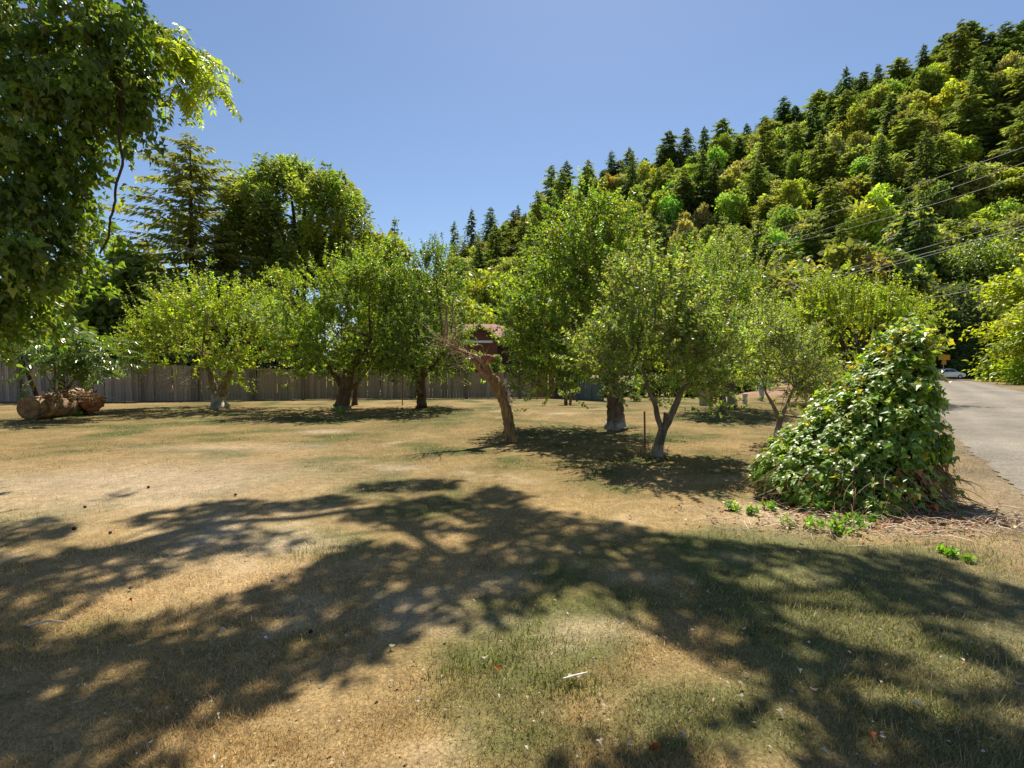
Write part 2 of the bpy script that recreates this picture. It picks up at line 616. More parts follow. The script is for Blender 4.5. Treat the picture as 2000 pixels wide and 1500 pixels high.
def trunk_tube(mb, pts, rad, sides=14, col=BARK_BROWN, white=0.0, n=22, rng=R, jag=.05, flare=1.35):
    P = spline(pts, n)
    r = np.interp(np.linspace(0, 1, n), np.linspace(0, 1, len(rad)), rad)
    z0 = P[0][2]
    hh = np.array([max(0.0, p[2] - z0) for p in P])
    r = r * (1 + (flare - 1) * np.exp(-hh / .13))
    P = P + rng.normal(0, 1, P.shape) * r[:, None] * .05
    mbv = MB()
    tube(mbv, P, r, sides, col, 0, jag, rng)
    v, c = np.concatenate(mbv.v), np.concatenate(mbv.c)
    if white:
        nz = fbm(v[:, 0] * 7 + v[:, 1] * 9, v[:, 2] * 4, .6, 2)
        a = np.clip((white - (v[:, 2] - z0)) / .12 + 2.2 * (nz - .5), 0, 1)
        a = a * np.clip(.35 + 1.5 * (fbm(v[:, 0] * 9, v[:, 2] * 9 + v[:, 1], .5, 5) - .35), 0, 1)
        c = c * (1 - a[:, None]) + np.array(WHITE_WASH) * a[:, None]
    mb.add(v, [mbv.f[0][0]], c, 0, True)
    n0 = mb.n - len(v)
    for f, _, _ in mbv.f[1:]:
        mb.f.append((f + n0, 0, False))


def sample_blobs(rng, blobs, n, shell=.55):
    w = np.array([b[2] for b in blobs], float)
    k = rng.choice(len(blobs), n, p=w / w.sum())
    d = nrm(rng.normal(0, 1, (n, 3)))
    r = rng.random(n) ** (1 / 3)
    r = r ** shell
    c = np.array([b[0] for b in blobs])[k]
    s = np.array([b[1] for b in blobs])[k]
    return c + d * r[:, None] * s, d, k


def leafy_twigs(mb, rng, B, D, L, per, leaf, cols, shape=KITE, asp=.55, up=.6, stem_mi=1, stem_r=.004, stem_col=BARK_GREY, var=.2, droop=.1, stems=True):
    """twigs (base, direction, length), each set with leaves all along"""
    n = len(B)
    D = nrm(D)
    L = np.broadcast_to(np.asarray(L, float), (n,))
    if stems:
        for i in range(n):
            e = B[i] + D[i] * L[i] + np.array([0, 0, -droop * L[i]])
            m = B[i] + D[i] * L[i] * .5
            tube(mb, [B[i], m, e], [stem_r * 1.5, stem_r, stem_r * .5], 3, stem_col, stem_mi, cap=False)
    k = np.repeat(np.arange(n), per)
    t = np.tile(np.linspace(.12, 1.0, per), n) + rng.normal(0, .04, n * per)
    p = B[k] + D[k] * (L[k] * t)[:, None]
    p[:, 2] -= droop * L[k] * t * t
    rd = rng.normal(0, 1, (n * per, 3))
    rd = nrm(rd - D[k] * np.sum(rd * D[k], -1, keepdims=True))
    ld = nrm(D[k] * .6 + rd * .9 + np.array([0, 0, -.15]))
    nn = nrm(rng.normal(0, .75, (n * per, 3)) + np.array([0, 0, up]) + .25 * D[k])
    ls = leaf * np.exp(rng.normal(0, .22, n * per)) * (1 - .25 * np.clip(t, 0, 1))
    # each twig has its own leaf colour, each leaf a small change of it
    base = tints(n, cols, rng, var)
    c = np.clip(base[k] * np.exp(rng.normal(0, .16, (n * per, 1))), .002, .9)
    leaves(mb, p, ld, nn, ls, ls * asp, c, shape, .22, 0, .12)


def orchard_tree(name, label, base, trunk, rad, blobs, n_twig, leaf, cols, white=0.0, seed=1, forks=None, shoots=(), per=22,
                 twig_len=.5, bark=BARK_BROWN, group='fruit trees on the lawn', leafmat=None, subs=46, cat='tree', asp=.6, clump=.74, shell=.75, sig=.32, extra=None, up=.6):
    rng = np.random.default_rng(seed)
    root = thing(name, label, cat, base, group)
    tb = MB()
    trunk_tube(tb, trunk, rad, 14, bark, white, rng=rng)
    tips = [(np.array(trunk[-1], float), rad[-1])]
    for fp, fr in (forks or []):
        trunk_tube(tb, fp, fr, 10, bark, 0 if not white else max(0, white - (fp[0][2] - base[2])), 12, rng, flare=1.0)
        tips.append((np.array(fp[-1], float), fr[-1]))
    tb.build('trunk', M_bark, root)
    S_, _, _ = sample_blobs(rng, blobs, subs, .45)
    # limbs: group the ends round the trunk tips
    nl = 6
    cen = S_[rng.choice(len(S_), nl, replace=False)].copy()
    for _ in range(6):
        lab = np.argmin(((S_[:, None] - cen[None]) ** 2).sum(-1), 1)
        for k in range(nl):
            if (lab == k).any():
                cen[k] = S_[lab == k].mean(0)
    allp = []
    for k in range(nl):
        mem = S_[lab == k]
        if not len(mem):
            continue
        i0 = int(np.argmin([np.linalg.norm(t[0] - cen[k]) for t in tips]))
        p0, r0 = tips[i0]
        lb = MB()
        mid = (p0 + cen[k]) / 2 + np.array([0, 0, .12 * np.linalg.norm(cen[k] - p0)]) + rng.normal(0, .12, 3)
        lp = bez(p0, mid, cen[k], 9)
        r = np.linspace(r0 * .72, r0 * .28, 9)
        tube(lb, lp + rng.normal(0, .025, lp.shape) * np.linspace(0, 1, 9)[:, None], r, 8, bark, 0, .05, rng)
        for s in mem:
            st = lp[rng.integers(4, 9)]
            md = (st + s) / 2 + rng.normal(0, .12, 3) + np.array([0, 0, .1])
            sp = bez(st, md, s, 7)
            tube(lb, sp, np.linspace(r0 * .26, .007, 7), 5, bark, 0)
            allp.append(sp[2:])
        lb.build('branch', M_bark, root)
    allp = np.concatenate(allp)
    cb = MB()
    nc = int(n_twig * clump)
    ci = rng.integers(0, len(S_), nc)
    Bc = S_[ci] + rng.normal(0, sig, (nc, 3))
    Bu, _, _ = sample_blobs(rng, blobs, n_twig - nc, shell)
    B = np.concatenate([Bc, Bu])
    w = np.array([b[2] for b in blobs], float)
    ctr = (np.array([b[0] for b in blobs]) * w[:, None]).sum(0) / w.sum()
    out = nrm(B - (ctr - np.array([0, 0, .5])))
    D = nrm(out * .8 + np.array([0, 0, .55]) + rng.normal(0, .45, B.shape))
    L = twig_len * np.exp(rng.normal(0, .3, len(B)))
    leafy_twigs(cb, rng, B, D, L, per, leaf, cols, asp=asp, stem_col=bark, up=up)
    # thin connecting wood
    for i in rng.choice(len(B), min(len(B), 260), replace=False):
        q = allp[np.argmin(((allp - B[i]) ** 2).sum(1))]
        tube(cb, [q, (q + B[i]) / 2 + rng.normal(0, .05, 3), B[i]], [.009, .006, .005], 3, bark, 1, cap=False)
    ns = max(40, n_twig // 12)
    sp_, sd_, sk_ = sample_blobs(rng, blobs, ns, .2)
    sp_[:, 2] = np.maximum(sp_[:, 2], np.array([b_[0][2] for b_ in blobs])[sk_] - .1 * np.array([b_[1][2] for b_ in blobs])[sk_])
    leafy_twigs(cb, rng, sp_, nrm(np.c_[sd_[:, :2] * .35, np.ones(ns)] + rng.normal(0, .14, (ns, 3))), twig_len * rng.uniform(1.2, 2.4, ns), 34, leaf * .85, cols[:2], asp=asp, stem_r=.006, stem_col=bark, droop=0.0)
    if len(shoots):
        sh = np.array([np.concatenate(s) for s in shoots])
        sb, se = sh[:, :3], sh[:, 3:]
        d = se - sb
        ln = np.linalg.norm(d, axis=1)
        leafy_twigs(cb, rng, sb, d, ln, max(28, int(ln.mean() / .018)), leaf * .9, cols[:2], asp=asp, stem_r=.009, stem_col=bark, droop=0.02)
    if extra:
        extra(cb, rng)
    cb.build('crown', [leafmat or M_apple, M_twig], root)
    return root


def pxblob(px, py, rx, ry, Y, depth, w=1.0):
    s = Y / 1000
    return (at(px, py, Y), np.array([rx * s, depth, ry * s]), w)


def pxpath(pts, Y):
    return [at(p[0], p[1], Y + (p[2] if len(p) > 2 else 0)) for p in pts]


def conifer(rng, h, r, droop=.25, whorls=22, nb=7, sprays=16, spray=.9, cols=((.035, .05, .02),), top=.04, trunk_r=None, z0=.12, ragged=.25, taper=.8, swide=.38):
    """trunk and crown builders of a conifer standing at the origin"""
    tb, cb = MB(), MB()
    tr = trunk_r or h * .016
    lean = rng.normal(0, .012 * h, 2)
    P = np.array([[lean[0] * t * t, lean[1] * t * t, h * t] for t in np.linspace(0, 1, 9)])
    P[0][2] -= .6
    tube(tb, P, np.linspace(tr, tr * .12, 9), 8, BARK_DARK, 0, .05, rng)
    zs = np.linspace(z0, .985, whorls)
    for z in zs:
        reach = r * ((1 - z) ** taper) * (1 - .35 * max(0, (.3 - z)) / .3) + top * r
        k = max(3, int(nb * (0.6 + .5 * (1 - z))))
        a0 = rng.random() * 6.28
        for b in range(k):
            a = a0 + b * 6.283 / k + rng.normal(0, .25)
            l = reach * min(1.45, np.exp(rng.normal(0, ragged)))
            zb = z * h + rng.normal(0, .012 * h)
            c, s = math.cos(a), math.sin(a)
            t = rng.random(sprays) ** .7
            up = .25 * (1 - (1 - z)) - droop * (1 - z)
            pz = zb + l * (up * t - droop * t * t * .5)
            ox, oy = np.interp(zb / h, [0, 1], [0, lean[0]]), np.interp(zb / h, [0, 1], [0, lean[1]])
            side = rng.choice([-1, 1], sprays)
            p = np.stack([ox + c * l * t, oy + s * l * t, pz], -1)
            ang = a + side * rng.uniform(.2, 1.15, sprays)
            dl = np.stack([np.cos(ang), np.sin(ang), rng.normal(-.22, .22, sprays)], -1)
            nn = np.stack([rng.normal(0, .4, sprays), rng.normal(0, .4, sprays), np.ones(sprays)], -1)
            ln = spray * (.55 + .6 * (1 - t)) * min(1.0, .35 + 1.2 * l / r) * np.exp(rng.normal(0, .2, sprays))
            leaves(cb, p, dl, nn, ln, ln * swide, tints(sprays, cols, rng, .22), KITE, -.2, 0, .25)
    tip = np.array([[P[-1][0], P[-1][1], h * .97 + .02 * h * q] for q in range(3)])
    leaves(cb, tip, np.array([[.1, 0, 1.0]] * 3), np.array([[1.0, .3, 0]] * 3), h * .03, h * .012, tints(3, cols, rng), KITE)
    return tb, cb


def broadleaf(rng, h, r, clumps=34, per=170, leaf=.5, cols=((.08, .1, .02),), trunk_h=.25, clump_r=.33, oval=1.1, upright=0.0, asp=.7):
    tb, cb = MB(), MB()
    zc = h * (trunk_h + (1 - trunk_h) * .5)
    rz = h * (1 - trunk_h) * .5
    d = nrm(rng.normal(0, 1, (clumps, 3)))
    rr = rng.random(clumps) ** .4
    C = d * rr[:, None] * np.array([r, r, rz]) * .78 + np.array([0, 0, zc])
    C[:, :2] *= (1 - .3 * np.clip((C[:, 2:3] - zc) / rz, -.3, 1))
    tube(tb, [[0, 0, -.8], [rng.normal(0, .03 * h), 0, h * .35], [rng.normal(0, .04 * h), rng.normal(0, .04 * h), h * .75]], [h * .022, h * .017, h * .006], 8, BARK_DARK, 0, .05, rng)
    for c in C[:14]:
        tube(tb, bez([0, 0, h * trunk_h], [c[0] * .4, c[1] * .4, (c[2] + h * trunk_h) * .5], c, 5), np.linspace(h * .01, h * .003, 5), 5, BARK_DARK, 0)
    for i, c in enumerate(C):
        cr = r * clump_r * np.exp(rng.normal(0, .25))
        dd = nrm(rng.normal(0, 1, (per, 3)) + np.array([0, 0, .35]))
        q = rng.random(per) ** .3
        p = c + dd * (cr * q)[:, None] * np.array([1, 1, .72 + upright])
        nn = nrm(dd * .8 + np.array([0, 0, .5]) + rng.normal(0, .4, (per, 3)))
        ld = nrm(rng.normal(0, 1, (per, 3)) + np.array([0, 0, -.3]))
        ln = leaf * np.exp(rng.normal(0, .25, per))
        base = tints(1, cols, rng, .15)
        leaves(cb, p, ld, nn, ln, ln * asp, np.clip(base * np.exp(rng.normal(0, .2, (per, 1))), .003, .8), KITE, .2, 0, .15)
    return tb, cb


# ------------------------------------------------------------------ wooded hill
CON = ((.032, .05, .016), (.042, .058, .018), (.028, .045, .02))
CON_B = ((.05, .068, .02), (.06, .072, .018))
BRD_Y = ((.155, .165, .022), (.135, .15, .022), (.12, .145, .025))
BRD_O = ((.11, .12, .03), (.125, .12, .03), (.10, .11, .03))
BRD_G = ((.085, .125, .022), (.10, .14, .022))
BRD_R = ((.15, .12, .022), (.14, .12, .022))
BRD_S = ((.16, .15, .06), (.145, .15, .06))
protos = {}


def proto(key, mk, mats):
    tb, cb = mk
    protos[key] = (tb.mesh('trunk', M_bark), cb.mesh('crown', mats))


pr = np.random.default_rng(21)
for i in range(3):
    proto(('con', i), conifer(pr, 20, 4.6 + .5 * i, .35, 24, 8, 18, 1.5, CON, z0=.06, ragged=.42, taper=.7), M_hillc)
for i in range(2):
    proto(('conb', i), conifer(pr, 20, 5.6, .3, 22, 8, 20, 1.6, CON_B, z0=.06, ragged=.5, taper=.65), M_hillc)
for key, cols, k in (('by', BRD_Y, 2), ('bo', BRD_O, 2), ('bg', BRD_G, 2), ('br', BRD_R, 1), ('bs', BRD_S, 1)):
    for i in range(k):
        proto((key, i), broadleaf(pr, 12, 5.4, 30 + 12 * i, 170, .66, cols, trunk_h=.05, clump_r=.30 + .05 * i, upright=.35 * (1 - i)), M_hillb)
NPROTO = {'con': 3, 'conb': 2, 'by': 2, 'bo': 2, 'bg': 2, 'br': 1, 'bs': 1}
KINDNAME = {'con': ('conifer_tree', 'dark green pointed conifer'), 'conb': ('conifer_tree', 'olive green ragged conifer'),
            'by': ('broadleaf_tree', 'yellow-green rounded broadleaf tree'), 'bo': ('broadleaf_tree', 'olive rounded broadleaf tree'),
            'bg': ('broadleaf_tree', 'fresh green rounded broadleaf tree'), 'br': ('broadleaf_tree', 'rusty gold rounded broadleaf tree'),
            'bs': ('broadleaf_tree', 'pale sage rounded broadleaf tree')}


def put_tree(key, p, sx, sz, rot, label, group):
    k = (key, int(pr.integers(0, NPROTO[key])))
    r = thing(KINDNAME[key][0], label, 'tree', p, group)
    r.rotation_euler = (0, 0, rot)
    r.scale = (sx * pr.uniform(.88, 1.12), sx * pr.uniform(.88, 1.12), sz)
    inst('trunk', protos[k][0], r)
    inst('crown', protos[k][1], r)
    return r


ORD = ['first', 'second', 'third', 'fourth', 'fifth', 'sixth', 'seventh', 'eighth', 'ninth', 'tenth', 'eleventh', 'twelfth', 'thirteenth', 'fourteenth', 'fifteenth', 'sixteenth',
       'seventeenth', 'eighteenth', 'nineteenth', 'twentieth', 'twenty-first', 'twenty-second', 'twenty-third', 'twenty-fourth', 'twenty-fifth', 'twenty-sixth', 'twenty-seventh', 'twenty-eighth', 'twenty-ninth', 'thirtieth', 'thirty-first', 'thirty-second', 'thirty-third']


def hill_forest():
    rng = np.random.default_rng(5)
    n = 0
    # skyline conifers (photograph column, row of the tip, crown width in rows of the photograph)
    sky_t = [(888, 432, 26), (921, 408, 34), (958, 405, 34), (1012, 400, 20), (1076, 322, 46), (1107, 314, 40), (1150, 330, 40), (1192, 295, 28), (1225, 288, 30),
             (1303, 256, 50), (1335, 250, 36), (1370, 246, 30), (1404, 232, 48), (1450, 240, 26), (1486, 228, 34), (1522, 190, 42), (1588, 176, 50),
             (1630, 160, 36), (1672, 140, 34), (1702, 126, 32), (1742, 112, 46), (1786, 86, 30), (1830, 66, 50), (1878, 40, 66), (1915, 62, 40), (1944, 44, 44),
             (1972, 46, 44), (2010, 40, 40)]
    for i, (px, py, w) in enumerate(sky_t):
        u = (px - 1000) / 1000
        t = rng.uniform(.9, .99)
        g = hill_pt(np.array(u), np.array(t))
        top = at(px, py, g[1])
        h = top[2] - g[2]
        wid = max(w * g[1] / 1000, 3.5)
        put_tree('con' if i % 4 else 'conb', g - np.array([0, 0, .3]), wid / 7.4, (h + .3) / 20, rng.random() * 6.28,
                 ORD[i] + ' conifer from the left along the hilltop skyline, tip against the sky', 'conifers along the hilltop skyline')
        n += 1
    # slope
    LM_X = [1000, 1180, 1340, 1500, 1650, 1800, 1990]
    LANDMARK = ['house roof', 'tallest fruit tree', 'forked fruit tree', 'far fruit tree', 'spreading junipers', 'vine heap', 'driveway', 'right picture edge']
    todo = []
    pts = []
    cand = np.c_[rng.uniform(-.2, 1.13, 9000), rng.uniform(0, 1.0, 9000)]
    P = hill_pt(cand[:, 0], cand[:, 1])
    for (u, t), p in zip(cand, P):
        if len(pts) >= 430:
            break
        sep = 5.6 + 1.9 * t
        if all((p[0] - q[0]) ** 2 + (p[1] - q[1]) ** 2 > sep * sep for q, _, _ in pts):
            pts.append((p, u, t))
    for p, u, t in pts:
        x = rng.random()
        ridge = t > .82
        left = u < .3
        if ridge:
            key = 'con' if x < .45 else ('br' if x < .62 and left else ('bo' if x < .8 else 'bg'))
        else:
            key = 'con' if x < .15 else 'conb' if x < .33 else 'by' if x < .60 else 'bo' if x < .74 else 'bg' if x < .88 else 'br' if x < .92 and left else 'bs'
        if key in ('con', 'conb'):
            h = rng.uniform(12, 24) if not ridge else rng.uniform(9, 13)
            sx, sz = rng.uniform(.9, 1.3), h / 20
        else:
            h = rng.uniform(8, 17) if not ridge else rng.uniform(6, 9.5)
            sx, sz = rng.uniform(.75, 1.3), h / 12
        q = p - (0, 0, CAM_H)
        col = 1000 + 1000 * q[0] / q[1]
        land = LANDMARK[int(np.searchsorted(LM_X, col))]
        band = 'near the hilltop' if ridge else 'high on the slope' if t > .6 else 'halfway up the slope' if t > .35 else 'low on the slope' if t > .13 else 'at the hill foot'
        todo.append((KINDNAME[key][1].replace(' rounded', '') if len(KINDNAME[key][1].split()) > 3 else KINDNAME[key][1], band, land, col, key, p, sx, sz))
    todo.sort(key=lambda w: w[3])
    for i, (kn, band, land, col, key, p, sx, sz) in enumerate(todo):
        same = [k for k, w in enumerate(todo) if w[:3] == (kn, band, land)]
        o = same.index(i)
        pre = '' if len(same) == 1 else (['left one', 'right one'][o] if len(same) == 2 else ORD[o] + ' from left') + ', '
        put_tree(key, p - np.array([0, 0, .3]), sx, sz, rng.random() * 6.28, kn + ' ' + ('(' + pre[:-2] + ') ' if pre else '') + band + ', over the ' + land, kn + 's on the wooded hill')



def hill_undergrowth():
    rng = np.random.default_rng(15)
    n = 42000
    u, t = rng.uniform(-.2, 1.12, n), rng.uniform(0, 1.0, n)
    p = hill_pt(u, t)
    p[:, 2] += rng.uniform(.2, 3.2, n) * (.3 + fbm(p[:, 0], p[:, 1], 9, 3))
    ln = rng.uniform(.6, 1.3, n)
    mb = MB()
    leaves(mb, p, rng.normal(0, 1, (n, 3)), rng.normal(0, .6, (n, 3)) + (0, -.3, 1), ln, ln * .7, tints(n, BRD_O + BRD_G + CON, rng, .25), KITE)
    o = mb.build('hill_undergrowth', M_hillb)
    o['kind'] = 'stuff'
    o['label'] = 'mixed green undergrowth between the trees of the wooded hill'


hill_forest()
hill_undergrowth()

# ------------------------------------------------------------------ board fence
FENCE = [(-30.0, 24.2), (-18.5, 24.2), (-9.0, 26.2), (2.25, 27.4)]


def make_fence():
    rng = np.random.default_rng(31)
    root = thing('board_fence', 'long weathered grey board fence across the back of the lawn', 'fence', (-14, 25.2, 0))
    protos_ = []
    for k in range(8):
        mb = MB()
        g = np.array([.31, .255, .205]) * np.exp(rng.normal(0, .22))
        w = .156
        top = rng.normal(0, .015, 2)
        v = [(-w / 2, -.011, 0), (w / 2, -.011, 0), (w / 2, .011, 0), (-w / 2, .011, 0),
             (-w / 2, -.011, 1 + top[0]), (w / 2, -.011, 1 + top[1]), (w / 2, .011, 1 + top[1]), (-w / 2, .011, 1 + top[0])]
        f = np.array([[0, 1, 5, 4], [1, 2, 6, 5], [2, 3, 7, 6], [3, 0, 4, 7], [4, 5, 6, 7], [3, 2, 1, 0]])
        mb.add(v, f, g)
        protos_.append(mb.mesh('plank', M_plank))
    tan = []
    for k in range(3):
        mb = MB()
        box(mb, -.077, .077, -.011, .011, 0, 1, np.array([.36, .22, .115]) * np.exp(rng.normal(0, .15)))
        tan.append(mb.mesh('plank', M_plank))
    post_mb = MB()
    box(post_mb, -.07, .07, -.05, .05, 0, 1, (.17, .14, .115))
    post_me = post_mb.mesh('post', M_plank)
    rl = MB()
    npl = 0
    for (x0, y0), (x1, y1) in zip(FENCE[:-1], FENCE[1:]):
        ln = math.hypot(x1 - x0, y1 - y0)
        a = math.atan2(y1 - y0, x1 - x0)
        n = int(ln / .155)
        for i in range(n):
            s = (i + .5) / n
            x, y = x0 + (x1 - x0) * s, y0 + (y1 - y0) * s
            h = np.interp(x, [-30, -18, -9, 2.3], [1.86, 1.78, 1.42, 1.30]) + rng.normal(0, .018)
            tanb = x > .95
            o = inst('plank', (tan if tanb else protos_)[rng.integers(0, 3 if tanb else 8)], root)
            o.location = (x + 14 + math.sin(a) * rng.normal(0, .006), y - 25.2 + rng.normal(0, .008), .02)
            o.rotation_euler = (rng.normal(0, .008), rng.normal(0, .012), a)
            o.scale = (rng.uniform(.965, 1.0), 1, h)
            npl += 1
        m = max(1, int(ln / 2.4))
        for i in range(m):
            s = (i + .35) / m
            x, y = x0 + (x1 - x0) * s, y0 + (y1 - y0) * s
            h = np.interp(x, [-30, -18, -9, 2.3], [1.86, 1.78, 1.5, 1.42]) + .05
            o = inst('post', post_me, root)
            o.location = (x + 14, y - 25.2 - .075, 0)
            o.rotation_euler = (0, 0, a)
            o.scale = (1, 1, h)
        for zz in (.35, 1.0):
            tube(rl, [[x0, y0 + .045, zz], [x1, y1 + .045, zz]], .04, 4, (.17, .14, .11))
    rl.build('rail', M_plank, root)


make_fence()

# ------------------------------------------------------------------ house behind the fence
def make_house():
    Y = 40.0
    x0, x1 = at(862, 640, Y)[0], at(1075, 640, Y)[0]
    zr = at(950, 636, Y + 3)[2]
    ze = at(950, 668, Y - .5)[2]
    root = thing('house', 'low house with reddish-brown gabled roof beyond the board fence', 'house', ((x0 + x1) / 2, Y + 3, 0))
    wb = MB()
    box(wb, x0 + .5, x1 - .5, Y, Y + 6, -.2, ze - .05, (.085, .045, .035))
    wb.build('wall', M_wall, root)
    RC = (.30, .165, .13)
    rb = MB()
    for sgn, ya in ((1, Y - .55), (-1, Y + 6.55)):
        v = [(x0, ya, ze), (x1, ya, ze), (x1, Y + 3, zr), (x0, Y + 3, zr)]
        v2 = [(a, b, c + .12) for a, b, c in v]
        rb.add(v + v2, np.array([[0, 1, 2, 3], [7, 6, 5, 4], [0, 4, 5, 1], [1, 5, 6, 2], [3, 7, 4, 0], [2, 6, 7, 3]]), RC)
    rb.build('roof', M_roof, root)
    # cross gable facing the camera
    gx = at(936, 633, Y - 2)[0]
    gz = at(936, 635, Y - 2)[2]
    hw, gze = 1.55, gz - 1.05
    gb = MB()
    gb.add([(gx - hw + .25, Y - 1.7, 0), (gx + hw - .25, Y - 1.7, 0), (gx + hw - .25, Y - 1.7, gze + .12), (gx, Y - 1.7, gz - .12), (gx - hw + .25, Y - 1.7, gze + .12)],
           np.array([[0, 1, 2, 3, 4]]), (.17, .075, .045))
    box(gb, gx - hw + .25, gx + hw - .25, Y - 1.69, Y + .1, 0, gze, (.13, .06, .045))
    gb.build('gable', M_wall, root)
    gr = MB()
    for sg in (-1, 1):
        v = [(gx, Y - 2.1, gz), (gx + sg * hw, Y - 2.1, gze), (gx + sg * hw, Y + 2.2, gze), (gx, Y + 2.2, gz)]
        v2 = [(a, b, c + .1) for a, b, c in v]
        gr.add(v + v2, np.array([[0, 1, 2, 3], [7, 6, 5, 4], [0, 4, 5, 1], [1, 5, 6, 2], [3, 7, 4, 0], [2, 6, 7, 3]]), RC)
    gr.build('gable_roof', M_roof, root)
    fb = MB()
    for sg in (-1, 1):
        v = [(gx, Y - 2.13, gz + .1), (gx + sg * hw, Y - 2.13, gze + .1), (gx + sg * hw, Y - 2.13, gze - .1), (gx, Y - 2.13, gz - .1)]
        v2 = [(a, b + .028, c) for a, b, c in v]
        fb.add(v + v2, np.array([[0, 1, 2, 3], [7, 6, 5, 4], [0, 4, 5, 1], [1, 5, 6, 2], [2, 6, 7, 3]]), (.27, .12, .06))
    fb.build('barge_board', M_wall, root)
    gt = MB()
    box(gt, gx - 1.9, gx + 1.0, Y - 2.45, Y - 2.3, at(930, 668, Y - 2.3)[2] - .06, at(930, 668, Y - 2.3)[2] + .1, (.8, .8, .78))
    gt.build('gutter', plain('white_gutter', (.8, .8, .78), .5), root)
    pv = MB()
    px = at(988, 640, Y + 2)[0]
    tube(pv, [[px, Y + 2, zr - .6], [px, Y + 2, zr + .75]], .09, 8, (.5, .5, .5))
    pv.build('vent_pipe', plain('grey_metal', (.45, .46, .48), .5, .5), root)
    wf = MB()
    box(wf, gx - .6, gx + .6, Y - 1.76, Y - 1.72, 1.5, 2.4, (.75, .75, .72))
    w = wf.build('window', plain('window_frame', (.7, .7, .68)), root)
    wp = MB()
    box(wp, gx - .53, gx + .53, Y - 1.775, Y - 1.765, 1.57, 2.33)
    wp.build('pane', plain('dark_glass', (.02, .025, .03), .08, .6), w)


make_house()


def make_shed():
    rng = np.random.default_rng(8)
    a, b = ground(1084, 776.5), ground(1180, 784)
    root = thing('shed', 'blue-grey boarded lean-to shed at the right end of the fence', 'shed', ((a[0] + b[0]) / 2, a[1], 0))
    L = b - a
    n = 20
    za, zb = 1.62, .75
    for i in range(n):
        s0, s1 = i / n, (i + 1) / n - .004
        p, q = a + L * s0, a + L * s1
        mb = MB()
        z0, z1 = za + (zb - za) * s0, za + (zb - za) * s1
        d = rng.normal(0, .006)
        v = [(p[0], p[1] + d, 0), (q[0], q[1] + d, 0), (q[0], q[1] + d, z1), (p[0], p[1] + d, z0)]
        v2 = [(x, y + .03, z) for x, y, z in v]
        mb.add(v + v2, np.array([[0, 1, 2, 3], [3, 2, 6, 7], [0, 3, 7, 4], [1, 5, 6, 2]]), np.array([.12, .155, .155]) * np.exp(rng.normal(0, .07)))
        mb.build('plank', M_plank, root)
    rb = MB()
    v = [(a[0] - .15, a[1] - .18, za + .07), (b[0] + .2, b[1] - .18, zb), (b[0] + .2, b[1] + 2.6, zb), (a[0] - .15, a[1] + 2.6, za + .07)]
    v2 = [(x, y, z + .05) for x, y, z in v]
    rb.add(v + v2, np.array([[3, 2, 1, 0], [4, 5, 6, 7], [0, 1, 5, 4], [1, 2, 6, 5], [2, 3, 7, 6], [3, 0, 4, 7]]), (.22, .25, .26))
    rb.build('roof', M_roof, root)
    wb = MB()
    box(wb, a[0] + .02, b[0] - .4, a[1] + .5, a[1] + 2.5, -.05, .74, (.1, .13, .14))
    wb.build('back_wall', M_wall, root)


make_shed()

# ------------------------------------------------------------------ orchard
A_BRIGHT = ((.125, .165, .018), (.145, .18, .02), (.10, .145, .018), (.16, .18, .03))
A_MID = ((.085, .13, .02), (.10, .145, .02), (.065, .105, .02), (.12, .15, .03))
A_DARK = ((.06, .10, .02), (.075, .115, .022), (.05, .085, .02), (.10, .13, .03))
A_PALE = ((.12, .15, .045), (.105, .14, .035), (.14, .16, .06), (.09, .125, .03))


def rshoots(rng, specs, Y, dep=1.2):
    """(column, row) foot and tip pairs turned into upright shoots"""
    out = []
    for (x0, y0, x1, y1) in specs:
        dy = rng.uniform(-dep, dep)
        out.append((at(x0, y0, Y + dy), at(x1, y1, Y + dy)))
    return out


